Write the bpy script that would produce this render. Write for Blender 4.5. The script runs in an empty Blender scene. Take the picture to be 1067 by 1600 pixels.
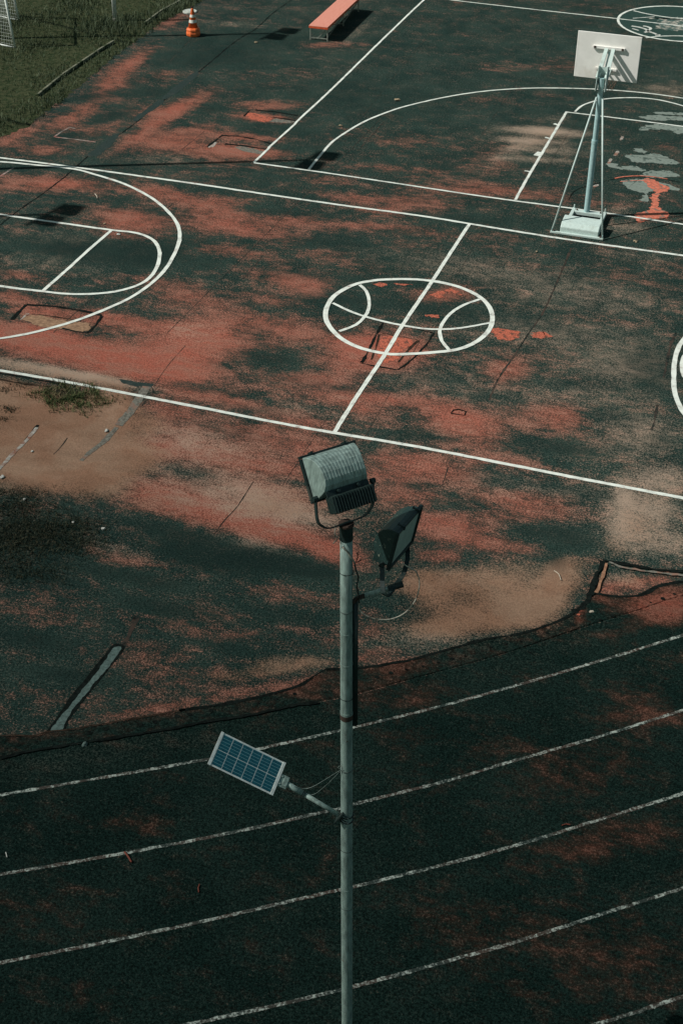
import bpy, bmesh, math, random
import numpy as np
from mathutils import Vector, Matrix
random.seed(7); rng = np.random.default_rng(7)
scene = bpy.context.scene
COL = scene.collection
rad = math.radians

# ------------------------------------------------------------------ camera
FPX = 2269.57
PITCH, ROLL, YAW = 0.610946859, 0.0128209449, -0.317281153
CAM = np.array([7.40064979, -26.9845983, 14.4090128])
Fv = np.array([math.sin(YAW)*math.cos(PITCH), math.cos(YAW)*math.cos(PITCH), -math.sin(PITCH)])
R0 = np.array([math.cos(YAW), -math.sin(YAW), 0.0]); U0 = np.cross(R0, Fv)
Rv = R0*math.cos(ROLL) + U0*math.sin(ROLL)
Uv = -R0*math.sin(ROLL) + U0*math.cos(ROLL)
cd = bpy.data.cameras.new('camera'); cam = bpy.data.objects.new('camera', cd); COL.objects.link(cam)
cd.sensor_fit = 'VERTICAL'; cd.sensor_height = 36; cd.sensor_width = 24
cd.lens = 36*FPX/1600; cd.clip_start = 0.1; cd.clip_end = 3000
M = Matrix(((Rv[0], Uv[0], -Fv[0], CAM[0]), (Rv[1], Uv[1], -Fv[1], CAM[1]), (Rv[2], Uv[2], -Fv[2], CAM[2]), (0, 0, 0, 1)))
cam.matrix_world = M
scene.camera = cam

# ------------------------------------------------------------------ light
SUN_EL, SHADOW_AZ = 44.0, 24.5            # shadows fall towards this world angle from +X
tosun = Vector((-math.cos(rad(SHADOW_AZ))*math.cos(rad(SUN_EL)), -math.sin(rad(SHADOW_AZ))*math.cos(rad(SUN_EL)), math.sin(rad(SUN_EL))))
w = bpy.data.worlds.new('World'); scene.world = w; w.use_nodes = True
nt = w.node_tree; nt.nodes.clear()
sky = nt.nodes.new('ShaderNodeTexSky'); sky.sky_type = 'NISHITA'; sky.sun_disc = False
sky.sun_elevation = rad(SUN_EL)
sky.sun_rotation = math.atan2(tosun.x, tosun.y)
bg = nt.nodes.new('ShaderNodeBackground'); bg.inputs[1].default_value = 0.06
wo = nt.nodes.new('ShaderNodeOutputWorld')
tint = nt.nodes.new('ShaderNodeMix'); tint.data_type = 'RGBA'; tint.blend_type = 'MULTIPLY'; tint.inputs[0].default_value = 1.0; tint.inputs[7].default_value = (.92, 1.0, .74, 1)
nt.links.new(sky.outputs[0], tint.inputs[6]); nt.links.new(tint.outputs[2], bg.inputs[0]); nt.links.new(bg.outputs[0], wo.inputs[0])
sd = bpy.data.lights.new('sun', 'SUN'); sd.energy = 4.3; sd.angle = rad(0.5); sd.color = (1.0, 0.96, 0.9)
so = bpy.data.objects.new('sun', sd); COL.objects.link(so)
so.rotation_euler = (-tosun).to_track_quat('-Z', 'Y').to_euler()
scene.view_settings.view_transform = 'Standard'; scene.view_settings.look = 'None'
scene.view_settings.exposure = 0.2; scene.view_settings.gamma = 1.0

# ------------------------------------------------------------------ helpers
def at(x, y, z=0.0):
    """the point of height z that stands at this spot of the survey picture"""
    d = Fv*FPX + Rv*(x-533.5) - Uv*(y-800)
    return CAM + d*((z-CAM[2])/d[2])
def g2(x, y):
    a = at(x, y); return (float(a[0]), float(a[1]))
def ax(a, b, c):
    return Vector((Rv*a + Uv*b - Fv*c).tolist())

class NT:
    def __init__(s, name):
        s.m = bpy.data.materials.new(name); s.m.use_nodes = True; s.t = s.m.node_tree; s.t.nodes.clear()
        s.out = s.t.nodes.new('ShaderNodeOutputMaterial')
        s.co = s.t.nodes.new('ShaderNodeTexCoord')
    def n(s, k, **kw):
        a = s.t.nodes.new(k)
        for q, v in kw.items(): setattr(a, q, v)
        return a
    def l(s, a, b): s.t.links.new(a, b)
    def setin(s, sock, v):
        if isinstance(v, bpy.types.NodeSocket): s.l(v, sock)
        else: sock.default_value = v
    def math(s, op, a, b=0.0, c=0.0, clamp=False):
        n = s.n('ShaderNodeMath', operation=op, use_clamp=clamp)
        s.setin(n.inputs[0], a); s.setin(n.inputs[1], b)
        if op in ('MULTIPLY_ADD', 'SMOOTH_MIN', 'COMPARE'): s.setin(n.inputs[2], c)
        return n.outputs[0]
    def attr(s, name): return s.n('ShaderNodeAttribute', attribute_name=name).outputs['Fac']
    def pos(s, scale=(1, 1, 1), rot=(0, 0, 0), loc=(0, 0, 0), kind='Object'):
        m = s.n('ShaderNodeMapping'); s.l(s.co.outputs[kind], m.inputs[0])
        m.inputs['Scale'].default_value = scale; m.inputs['Rotation'].default_value = rot; m.inputs['Location'].default_value = loc
        return m.outputs[0]
    def noise(s, vec, scale, detail=4, rough=.55, dist=0.0):
        n = s.n('ShaderNodeTexNoise'); s.l(vec, n.inputs['Vector'])
        n.inputs['Scale'].default_value = scale; n.inputs['Detail'].default_value = detail
        n.inputs['Roughness'].default_value = rough; n.inputs['Distortion'].default_value = dist
        return n.outputs['Fac']
    def ramp(s, v, lo, hi, a=0.0, b=1.0):
        n = s.n('ShaderNodeMapRange', clamp=True, interpolation_type='SMOOTHSTEP'); s.l(v, n.inputs[0])
        n.inputs[1].default_value = lo; n.inputs[2].default_value = hi; n.inputs[3].default_value = a; n.inputs[4].default_value = b
        return n.outputs[0]
    def mix(s, f, a, b):
        n = s.n('ShaderNodeMix', data_type='RGBA'); s.setin(n.inputs['Factor'], f)
        for k, v in ((6, a), (7, b)):
            if isinstance(v, tuple): n.inputs[k].default_value = (*v, 1) if len(v) == 3 else v
            else: s.l(v, n.inputs[k])
        return n.outputs[2]
    def scale(s, col, f):
        n = s.n('ShaderNodeVectorMath', operation='SCALE'); s.l(col, n.inputs[0]); s.setin(n.inputs['Scale'], f); return n.outputs[0]
    def bsdf(s, col, rough=.9, spec=.2, metal=0.0, bump=None, bs=.3, bd=.01, **kw):
        b = s.n('ShaderNodeBsdfPrincipled')
        if isinstance(col, tuple): b.inputs['Base Color'].default_value = (*col, 1)
        else: s.l(col, b.inputs['Base Color'])
        s.setin(b.inputs['Roughness'], rough); b.inputs['Specular IOR Level'].default_value = spec; s.setin(b.inputs['Metallic'], metal)
        for k, v in kw.items(): b.inputs[k].default_value = v
        if bump is not None:
            bn = s.n('ShaderNodeBump'); bn.inputs['Strength'].default_value = bs; bn.inputs['Distance'].default_value = bd
            s.l(bump, bn.inputs['Height']); s.l(bn.outputs[0], b.inputs['Normal'])
        s.l(b.outputs[0], s.out.inputs[0]); return s.m

def tag(o, label=None, cat=None, group=None, kind=None):
    if label: o['label'] = label
    if cat: o['category'] = cat
    if group: o['group'] = group
    if kind: o['kind'] = kind
    return o
def link(name, me, mat, parent=None, smooth=False):
    o = bpy.data.objects.new(name, me); COL.objects.link(o)
    if mat: me.materials.append(mat)
    if parent: o.parent = parent
    if smooth:
        me.polygons.foreach_set('use_smooth', [True]*len(me.polygons))
    return o
def obj(name, bm, mat, parent=None, smooth=False, bevel=0.0):
    me = bpy.data.meshes.new(name)
    bmesh.ops.recalc_face_normals(bm, faces=bm.faces)
    bm.to_mesh(me); bm.free()
    o = link(name, me, mat, parent, smooth)
    if bevel:
        b = o.modifiers.new('bevel', 'BEVEL'); b.width = bevel; b.segments = 2; b.limit_method = 'ANGLE'; b.angle_limit = rad(40)
    return o
def empty(name, loc=(0, 0, 0)):
    o = bpy.data.objects.new(name, None); COL.objects.link(o); o.location = loc; o.empty_display_size = .2; return o
def rel(p, o): return Vector(p) - o.location
def box(bm, c, size, axes=None):
    c = Vector(c); X, Y, Z = axes or (Vector((1, 0, 0)), Vector((0, 1, 0)), Vector((0, 0, 1)))
    vs = []
    for sx in (-.5, .5):
        for sy in (-.5, .5):
            for sz in (-.5, .5):
                vs.append(bm.verts.new(c + X*sx*size[0] + Y*sy*size[1] + Z*sz*size[2]))
    for f in ((0, 1, 3, 2), (4, 6, 7, 5), (0, 4, 5, 1), (2, 3, 7, 6), (0, 2, 6, 4), (1, 5, 7, 3)):
        bm.faces.new([vs[i] for i in f])
def tube(bm, pts, r, seg=12, caps=True, closed=False):
    pts = [Vector(p) for p in pts]; n = len(pts); rings = []; prev = None
    rs = r if isinstance(r, (list, tuple)) else [r]*n
    for i, p in enumerate(pts):
        if closed: t = pts[(i+1) % n]-pts[i-1]
        else: t = (pts[min(i+1, n-1)]-pts[max(i-1, 0)])
        t.normalize()
        if prev is None:
            a = Vector((0, 0, 1)) if abs(t.z) < .9 else Vector((1, 0, 0))
            u = t.cross(a).normalized()
        else: u = (prev - t*prev.dot(t)).normalized()
        v = t.cross(u); prev = u
        rings.append([bm.verts.new(p + (u*math.cos(k*2*math.pi/seg)+v*math.sin(k*2*math.pi/seg))*rs[i]) for k in range(seg)])
    m = n if closed else n-1
    for i in range(m):
        a, b = rings[i], rings[(i+1) % n]
        for k in range(seg): bm.faces.new((a[k], a[(k+1) % seg], b[(k+1) % seg], b[k]))
    if caps and not closed: bm.faces.new(rings[0][::-1]); bm.faces.new(rings[-1])
def bar(bm, a, b, wd, ht, up=(0, 0, 1)):
    a, b = Vector(a), Vector(b); X = (b-a); L = X.length; X.normalize(); up = Vector(up)
    Y = up.cross(X).normalized(); Z = X.cross(Y)
    box(bm, (a+b)/2, (L, wd, ht), (X, Y, Z))
def catmull(pts, step=.15, closed=False):
    P = [np.array(p, float) for p in pts]
    if len(P) == 2:
        n = max(2, int(np.linalg.norm(P[1]-P[0])/step)); return [P[0]+(P[1]-P[0])*t for t in np.linspace(0, 1, n+1)]
    if closed: Q = [P[-1]]+P+[P[0], P[1]]
    else: Q = [2*P[0]-P[1]]+P+[2*P[-1]-P[-2]]
    out = []
    for i in range(1, len(Q)-2):
        n = max(1, int(np.linalg.norm(Q[i+1]-Q[i])/step))
        for k in range(n):
            t = k/n
            out.append(.5*((2*Q[i])+(-Q[i-1]+Q[i+1])*t+(2*Q[i-1]-5*Q[i]+4*Q[i+1]-Q[i+2])*t*t+(-Q[i-1]+3*Q[i]-3*Q[i+1]+Q[i+2])*t**3))
    if not closed: out.append(P[-1])
    return out
def ribbon(name, pts, width, z, mat, jit=0.0, closed=False, kind='structure', ends=True, step=.15, wob=0.0, vary=0.0):
    """flat painted strip following ground points"""
    P = catmull(pts, step, closed); n = len(P); bm = bmesh.new(); rows = []
    ph = rng.uniform(0, 9)
    for i, p in enumerate(P):
        t = (P[(i+1) % n]-P[i-1]) if closed else (P[min(i+1, n-1)]-P[max(i-1, 0)])
        t = t/(np.linalg.norm(t)+1e-9); nn = np.array([-t[1], t[0]])
        hw = width/2
        if vary: hw *= 1+vary*(math.sin(i*.9+ph)*.5+rng.uniform(-.6, .6))
        a = hw+rng.normal()*jit; b = hw+rng.normal()*jit; c = nn*wob*math.sin(i*.37+ph)
        rows.append((bm.verts.new((*(p[:2]+nn*a+c), z)), bm.verts.new((*(p[:2]-nn*b+c), z))))
    for i in range(n if closed else n-1):
        a, b = rows[i], rows[(i+1) % n]; bm.faces.new((a[0], a[1], b[1], b[0]))
    for f in bm.faces:
        f.normal_update()
        if f.normal.z < 0: f.normal_flip()
    me = bpy.data.meshes.new(name); bm.to_mesh(me); bm.free()
    return tag(link(name, me, mat), kind=kind)
def patch(name, px, z, mat, rough=.04, step=.12, kind='structure'):
    P = np.array(catmull([np.array(g2(*q)) for q in px], min(step, .045), True)); bm = bmesh.new()
    n = len(P); off = np.zeros((n, 2)); tt_ = np.arange(n)*.045
    for k, (fr, am) in enumerate(((2.2, 1.1), (5, .9), (11, .7), (23, .6), (47, .4))):
        for c in (0, 1): off[:, c] += am*np.sin(2*np.pi*np.round(fr*n*.045/3)/n*np.arange(n)+rng.uniform(0, 6.28))*(1 if c == 0 else .6)
    P = P+off*rough+rng.normal(size=(n, 2))*rough*.35
    vs = [bm.verts.new((p[0], p[1], z)) for p in P]
    f = bm.faces.new(vs); f.normal_update()
    if f.normal.z < 0: f.normal_flip()
    bmesh.ops.triangulate(bm, faces=bm.faces)
    me = bpy.data.meshes.new(name); bm.to_mesh(me); bm.free()
    return tag(link(name, me, mat), kind=kind)
def G(*px): return [np.array(g2(*q)) for q in px]

# ------------------------------------------------------------------ wear and tone maps (where paint, dust, sand and darker tone lie on the ground)
# each entry: x, y, half length, half height, slope in degrees, amount
RED = [
(190,112,45,14,-38,.65),(165,150,45,14,-25,.45),(105,190,40,14,-20,.55),(22,212,36,10,-20,.6),(150,205,55,10,-15,.45),(235,172,45,8,-5,.5),
(255,118,35,7,0,.25),(245,190,60,11,-35,.7),(280,215,60,14,-10,.8),(340,240,65,12,5,.6),(300,163,45,9,-30,.55),(410,165,40,8,0,.75),
(415,184,42,6,4,1.1),(385,215,55,7,5,.7),(390,235,60,8,5,.8),(470,164,24,6,0,.4),(60,232,40,8,5,.5),(35,288,55,10,5,.55),(90,285,40,9,5,.55),
(250,300,38,10,10,.6),(205,345,50,20,5,.8),(190,372,40,8,10,.5),(140,290,60,8,5,.4),(330,318,55,12,6,.65),(350,347,60,16,5,.7),(465,345,50,11,5,.6),
(430,368,60,10,8,.5),(345,392,75,10,5,.45),(480,445,40,18,8,.75),(560,350,40,9,5,.45),(605,330,50,9,5,.55),(520,283,40,8,5,.3),(255,440,60,12,8,.4),
(300,468,55,12,8,.5),(40,430,32,6,5,.5),(20,462,30,10,5,.6),(120,548,150,22,10,.9),(40,522,60,16,5,.8),(230,572,80,18,9,.8),(180,500,70,12,8,.7),
(300,522,70,22,-5,.85),(280,562,55,20,0,.8),(60,488,45,10,8,.8),(360,540,60,18,5,.5),(400,500,70,12,5,.45),(460,522,60,10,5,.5),(340,622,80,12,10,.5),
(270,650,50,20,15,.5),(300,700,90,20,10,.6),(220,700,60,16,5,.45),(400,680,60,14,8,.5),(420,730,60,14,8,.4),(490,705,40,18,5,.5),(470,660,45,14,8,.4),
(255,775,75,22,14,.65),(350,800,90,22,14,.75),(450,835,80,18,14,.85),(530,868,40,16,14,.8),(430,780,60,18,8,.6),(390,760,50,12,8,.4),
(555,540,38,16,0,.9),(615,545,45,22,5,1.1),(560,572,55,14,5,.6),(690,462,40,9,5,.6),(720,450,25,8,0,.6),(640,470,60,6,0,.3),
(480,592,60,10,5,.6),(545,620,70,12,6,.5),(620,622,60,10,5,.45),(792,580,32,20,-8,.65),(730,660,48,18,5,.85),(690,640,40,14,5,.5),
(850,650,50,22,5,.45),(760,692,60,12,6,.5),(650,722,70,14,8,.55),(610,745,40,12,8,.5),(780,720,50,10,6,.4),(700,745,55,12,8,.5),(640,775,50,14,8,.5),
(820,790,75,24,6,.6),(700,822,55,18,6,.8),(760,850,80,12,6,.5),(690,870,40,12,6,.5),(890,650,30,18,0,.35),(560,640,30,8,5,.4),
(420,430,45,9,8,.45),(520,400,60,9,8,.35),(430,470,50,9,8,.35),(550,310,50,8,5,.45),(650,315,60,10,5,.5),(830,420,60,8,6,.25),(980,440,60,9,6,.2),(640,360,60,8,6,.35),
(700,300,60,8,5,.35),(620,385,50,8,6,.3),(880,560,60,10,6,.15),(950,500,60,8,6,.15),
(780,105,38,7,2,.35),(872,103,34,10,2,.5),(770,160,40,8,2,.35),(860,150,30,6,2,.25),(650,222,80,10,3,.3),(770,250,42,20,-20,.45),(620,265,70,7,4,.35),
(800,300,60,8,5,.35),(560,205,50,7,3,.15),(900,315,70,10,5,.3),(960,430,50,9,5,.15),(730,290,80,8,5,.35),
(120,1010,95,14,12,.42),(60,960,70,12,10,.25),(235,1015,60,12,12,.4),(330,960,60,12,12,.3),(420,900,60,16,12,.45),(480,940,50,14,12,.35),
(180,870,60,12,14,.4),(300,880,50,10,14,.2),(110,930,90,14,12,.3),(260,1060,80,18,5,.35),(400,1000,90,14,12,.35),(300,985,70,12,12,.35),(500,1000,40,14,10,.35),
(60,1080,60,20,5,.3),(160,1100,60,14,0,.3),(350,1050,80,12,-5,.3),(350,1088,140,10,-12,.6),(200,1115,90,8,-10,.5),(480,1065,60,8,-15,.5),(60,1155,80,7,-3,.35),
(620,1040,60,10,-14,.4),(600,1100,55,20,0,.4),(690,1085,50,16,0,.35),(640,1150,50,16,0,.3),(580,980,30,20,0,.4),(590,1020,50,10,-10,.45),
(1010,945,50,14,-10,.8),(1050,950,40,22,0,.85),(1020,905,34,10,-5,.6),(965,915,30,10,0,.6),(905,955,10,6,-40,1.1),(930,930,20,8,-20,.5),(1000,975,60,12,-15,.5),(860,985,50,8,-15,.3),
(900,1210,120,36,-10,.4),(1010,1110,70,36,0,.45),(960,1310,95,24,-20,.32),(880,1330,90,26,-15,.3),(950,1500,150,80,0,.36),(720,1450,100,60,0,.18),
(200,1285,50,14,0,.3),(430,1370,90,40,0,.2),(60,1430,60,40,0,.2),(100,1550,120,40,0,.15),(1030,1310,40,20,0,.3),(640,1230,70,30,0,.15),(330,1490,80,30,0,.15),(780,1170,60,16,-10,.2),(230,1300,40,16,0,.2),
(470,115,60,8,0,.2),(530,70,60,5,0,.35),(440,130,40,8,-10,.2),(510,70,30,4,0,.35),(270,32,26,7,-20,.6),(220,90,30,8,-30,.4),(1035,232,20,6,0,.3),
(330,760,200,80,8,.28),(560,650,330,130,5,.20),(330,430,260,130,4,.05),(800,120,420,120,4,-.2),(200,410,120,34,3,-.12),(930,560,160,160,5,-.04),(120,560,160,50,8,.2)]
DIRT = [
(50,655,95,42,5,1.2),(10,610,60,20,8,.9),(150,640,60,34,-35,1.0),(40,730,80,40,0,1.2),(175,735,60,34,-30,1.0),(110,690,70,40,0,1.1),(200,660,40,40,-50,.55),(250,720,50,26,0,.4),
(240,780,80,20,12,.35),(440,775,60,26,8,.55),(400,800,60,20,12,.35),(560,800,50,30,0,.35),
(720,905,80,24,4,.58),(810,915,70,30,2,.58),(880,900,36,26,-40,.7),(660,915,50,22,0,.7),(760,960,110,26,0,.6),(700,985,50,14,0,.5),(830,950,50,22,-20,.6),
(440,1035,60,16,0,.55),(400,1050,70,12,-5,.45),(500,1030,30,12,0,.4),(340,1060,40,10,0,.25),(985,800,30,30,0,.25),(1030,770,50,36,0,.25),(1020,830,60,36,0,.35),(985,905,36,14,0,.5),
(960,860,30,20,0,.4),(840,215,50,14,0,.45),(90,502,60,8,8,.8),(60,578,90,9,10,.6),(250,660,30,20,0,.4),(60,1000,60,12,10,.1),(1050,690,30,20,0,.2),(940,720,40,8,5,.25),(740,960,150,34,-4,.3),(600,1000,60,20,-10,.25),(840,880,90,24,4,.25)]
DUST = [
(60,576,90,9,10,.9),(180,596,60,7,10,.7),(290,520,50,14,0,.3),(300,685,80,18,12,.3),(400,775,70,20,10,.35),(480,810,60,16,10,.35),(340,790,90,20,14,.2),
(850,205,60,7,4,.9),(830,220,60,5,4,.7),(860,235,60,6,4,.5),(840,250,60,5,4,.5),(790,240,40,12,-30,.35),(870,185,20,6,0,.3),(1040,140,40,12,0,.4),
(900,460,140,24,5,.28),(860,520,130,20,5,.26),(960,570,80,22,5,.28),(900,620,90,16,5,.2),(760,420,120,16,5,.22),(1000,680,60,30,0,.3),(1035,750,44,20,0,.45),(1005,800,46,26,0,.5),(1035,850,60,22,0,.45),(972,770,14,26,-20,.35),(968,830,16,30,-20,.35),
(640,400,120,16,5,.15),(470,640,60,10,8,.2),(700,600,120,20,5,.12),(780,760,70,16,5,.2),(400,850,60,10,12,.3),(180,860,50,12,14,.35),(330,900,40,12,14,.1),
(260,250,60,8,0,.25),(100,370,80,12,3,.2),(60,410,70,14,3,.25),(160,420,50,14,0,.1),(330,440,70,10,5,.12),(370,38,50,4,6,.3),(520,110,50,8,-10,.15),(560,50,40,6,-40,.3),
(200,1170,200,16,-8,.22),(60,1200,90,14,-5,.15),(880,1010,120,12,-18,.15),(640,1000,80,14,-10,.2),(740,1010,60,10,-15,.2),(970,905,26,12,0,.4),(1000,400,60,8,5,.25),(980,355,30,10,0,.4),(960,330,30,8,0,.3),
(300,740,170,70,8,.22),(440,790,90,36,8,.22),(880,560,220,180,5,.08),(600,640,260,110,5,.10),(990,790,110,60,5,.2),(730,980,120,26,-8,.3),(250,720,110,36,8,.15),(1000,600,60,120,0,.1)]
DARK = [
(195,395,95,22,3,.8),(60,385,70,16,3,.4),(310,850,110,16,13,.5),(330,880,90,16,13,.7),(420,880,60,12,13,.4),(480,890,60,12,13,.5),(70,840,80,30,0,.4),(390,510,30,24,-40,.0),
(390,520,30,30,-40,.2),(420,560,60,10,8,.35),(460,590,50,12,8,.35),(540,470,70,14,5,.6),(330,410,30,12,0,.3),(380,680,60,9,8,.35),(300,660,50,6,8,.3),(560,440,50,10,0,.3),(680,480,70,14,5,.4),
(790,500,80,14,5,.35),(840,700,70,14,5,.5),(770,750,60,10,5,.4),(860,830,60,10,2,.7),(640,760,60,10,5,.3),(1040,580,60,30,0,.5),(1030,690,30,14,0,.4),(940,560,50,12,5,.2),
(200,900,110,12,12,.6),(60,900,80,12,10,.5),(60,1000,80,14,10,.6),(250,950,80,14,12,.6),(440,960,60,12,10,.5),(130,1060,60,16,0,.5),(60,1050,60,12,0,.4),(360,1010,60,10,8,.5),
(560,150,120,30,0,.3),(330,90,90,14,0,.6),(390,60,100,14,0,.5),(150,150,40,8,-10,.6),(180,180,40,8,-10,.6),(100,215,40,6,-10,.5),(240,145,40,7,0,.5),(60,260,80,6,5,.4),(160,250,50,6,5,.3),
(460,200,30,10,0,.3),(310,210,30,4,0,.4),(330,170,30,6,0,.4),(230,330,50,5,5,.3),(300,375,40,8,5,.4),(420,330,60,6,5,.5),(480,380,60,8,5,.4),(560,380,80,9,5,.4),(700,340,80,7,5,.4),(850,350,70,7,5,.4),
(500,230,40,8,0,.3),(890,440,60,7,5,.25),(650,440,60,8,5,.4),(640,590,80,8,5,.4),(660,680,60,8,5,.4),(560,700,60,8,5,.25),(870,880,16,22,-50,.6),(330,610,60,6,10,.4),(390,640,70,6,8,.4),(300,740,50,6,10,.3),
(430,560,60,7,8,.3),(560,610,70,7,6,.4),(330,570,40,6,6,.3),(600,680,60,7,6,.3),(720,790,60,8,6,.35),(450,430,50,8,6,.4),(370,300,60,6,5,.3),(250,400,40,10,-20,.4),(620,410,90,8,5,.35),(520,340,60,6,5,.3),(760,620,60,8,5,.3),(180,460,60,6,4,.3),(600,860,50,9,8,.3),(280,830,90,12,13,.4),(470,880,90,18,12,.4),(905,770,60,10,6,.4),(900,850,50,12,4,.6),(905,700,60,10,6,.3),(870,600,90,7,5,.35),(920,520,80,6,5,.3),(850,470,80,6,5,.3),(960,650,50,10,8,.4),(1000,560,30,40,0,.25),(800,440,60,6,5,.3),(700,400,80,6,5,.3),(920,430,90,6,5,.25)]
BASE = (0.16, 0.0, 0.0, 0.0)
def wear_fields(XY, base4):
    out = []
    for lst, base in zip((RED, DIRT, DUST, DARK), base4):
        v = np.full(len(XY), base, np.float32)
        for (x, y, rx, ry, an, val) in lst:
            c = np.array(g2(x, y)); ca, sa = math.cos(rad(an)), math.sin(rad(an))
            u = np.array(g2(x+ca*5, y+sa*5))-c; t = np.array(g2(x-sa*5, y+ca*5))-c
            A = np.stack([u/5*rx, t/5*ry], 1); inv = np.linalg.inv(A)
            q = (XY-c)@inv.T; d = (q**2).sum(1)
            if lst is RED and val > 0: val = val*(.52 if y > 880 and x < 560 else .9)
            v += val*np.exp(-d**1.3*.7)
        out.append(v)
    return out
AX = np.concatenate([[-900, -400, -150, -60, -35], np.arange(-21, 13, .09), [16, 25, 60, 150, 400, 900]])
AY = np.concatenate([[-900, -400, -150, -60, -35], np.arange(-20, 28, .09), [32, 45, 80, 150, 400, 1200]])
def add_wear(me, base4):
    co = np.zeros(len(me.vertices)*3, np.float32); me.vertices.foreach_get('co', co); co = co.reshape(-1, 3)
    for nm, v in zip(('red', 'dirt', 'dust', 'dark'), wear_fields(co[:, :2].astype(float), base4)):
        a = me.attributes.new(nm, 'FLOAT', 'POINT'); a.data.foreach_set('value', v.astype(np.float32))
def sheet(name, X, Y, z, mat, base4=BASE):
    nx, ny = X.shape
    co = np.zeros((nx*ny, 3), np.float32); co[:, 0] = X.ravel(); co[:, 1] = Y.ravel(); co[:, 2] = z
    i = np.arange((nx-1)*(ny-1)); a = (i//(ny-1))*ny + i % (ny-1)
    q = np.stack([a, a+ny, a+ny+1, a+1], 1).astype(np.int32)
    me = bpy.data.meshes.new(name); me.vertices.add(len(co)); me.vertices.foreach_set('co', co.ravel())
    me.loops.add(q.size); me.loops.foreach_set('vertex_index', q.ravel()); me.polygons.add(len(q))
    me.polygons.foreach_set('loop_start', np.arange(0, q.size, 4, dtype=np.int32))
    me.update(calc_edges=True)
    add_wear(me, base4)
    return tag(link(name, me, mat), kind='structure')

def ground_material(name, track=False):
    m = NT(name)
    P = m.pos()
    streak = m.noise(m.pos((.55, 1.35, 1), rot=(0, 0, rad(2))), 1.3, 6, .62, .5)
    streak2 = m.noise(m.pos((.7, 1.6, 1), rot=(0, 0, rad(-4)), loc=(4, 9, 0)), 3.4, 5, .65, .3)
    mott = m.noise(m.pos(loc=(3, 1, 0)), 2.3, 6, .68, .6)
    mott2 = m.noise(m.pos((.8, 1.5, 1), loc=(7, 2, 0)), 6.5, 4, .6, .4)
    cloud = m.noise(P, .8, 6, .65, .3)
    sp = m.noise(P, 15, 3, .8)
    fine = m.noise(P, 30, 2, .8)
    micro = m.noise(P, 62, 1, .7)
    g = lambda v, k: m.math('MULTIPLY', m.math('SUBTRACT', v, .5), k)
    add = lambda *a: a[0] if len(a) == 1 else m.math('ADD', a[0], add(*a[1:]))
    red, dirt, dust, dark = [m.attr(k) for k in ('red', 'dirt', 'dust', 'dark')]
    spk = add(g(sp, 1.5), g(fine, 3.0), g(micro, 2.2))
    # asphalt
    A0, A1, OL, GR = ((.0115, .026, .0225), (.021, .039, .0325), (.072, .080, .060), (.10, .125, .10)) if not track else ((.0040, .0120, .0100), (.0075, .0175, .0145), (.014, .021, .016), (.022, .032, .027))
    a1 = m.mix(m.ramp(cloud, .35, .68), A0, A1)
    a1 = m.mix(m.math('MULTIPLY', m.ramp(add(streak, g(mott, .8)), .42, .75), m.math('MULTIPLY_ADD', dust, .9, .12), clamp=True), a1, OL)
    a1 = m.scale(a1, m.ramp(spk, -.8, .8, .35, 1.8))
    a1 = m.mix(m.math('MULTIPLY', m.ramp(spk, .45, 1.0), .35), a1, GR)
    # old red surface coat, worn through
    rv = add(red, g(streak, .95), g(streak2, .7), g(mott, 1.25), g(mott2, .7), m.math('MULTIPLY', dark, -.6))
    cov_soft = m.ramp(rv, .12 if not track else -.05, .9 if not track else .75)
    cov = m.ramp(add(rv, m.math('MULTIPLY', spk, 0.70 if not track else .36)), .30, 1.12)
    rc = m.mix(m.ramp(rv, .2, 1.1), (.15, .056, .036), (.41, .105, .070))
    rc = m.mix(m.ramp(add(m.math('MULTIPLY_ADD', streak, .5, m.math('MULTIPLY', streak2, .5)), g(spk, 0.0)), .42, .62), rc, (.36, .15, .108))
    rc = m.scale(rc, m.ramp(spk, -.8, .8, .5, 1.45))
    col = m.mix(m.math('MULTIPLY', cov, .9 if not track else .6), a1, rc)
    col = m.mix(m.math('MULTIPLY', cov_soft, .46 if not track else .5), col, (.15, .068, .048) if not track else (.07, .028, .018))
    # pale dust in streaks
    dv = m.ramp(add(dust, g(streak2, .7), g(mott, .8), m.math('MULTIPLY', spk, .42)), .10, 1.05)
    col = m.mix(m.math('MULTIPLY', dv, .85), col, (.36, .27, .205) if not track else (.07, .07, .055))
    # sand and mud
    sv = m.ramp(add(dirt, g(streak, .6), g(mott, .9), m.math('MULTIPLY', spk, .36)), .28, 1.12)
    sc = m.mix(m.ramp(cloud, .38, .62), (.225, .125, .080), (.26, .165, .112))
    sc = m.scale(sc, m.ramp(add(g(fine, .9), g(streak, .9), g(sp, .6)), -.5, .5, .7, 1.25))
    col = m.mix(m.math('MULTIPLY', sv, .93), col, sc)
    # darker patches from the dark map
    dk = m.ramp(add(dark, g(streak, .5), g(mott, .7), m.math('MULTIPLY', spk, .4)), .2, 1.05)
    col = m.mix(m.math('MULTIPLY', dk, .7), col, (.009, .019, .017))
    h = add(m.math('MULTIPLY', fine, .6), m.math('MULTIPLY', micro, .4), m.math('MULTIPLY', sp, .5))
    return m.bsdf(col, .95, .04, bump=h, bs=.5, bd=.02)
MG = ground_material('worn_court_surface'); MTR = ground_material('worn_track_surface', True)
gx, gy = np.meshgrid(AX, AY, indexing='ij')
sheet('ground', gx, gy, 0.0, MG)

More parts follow.
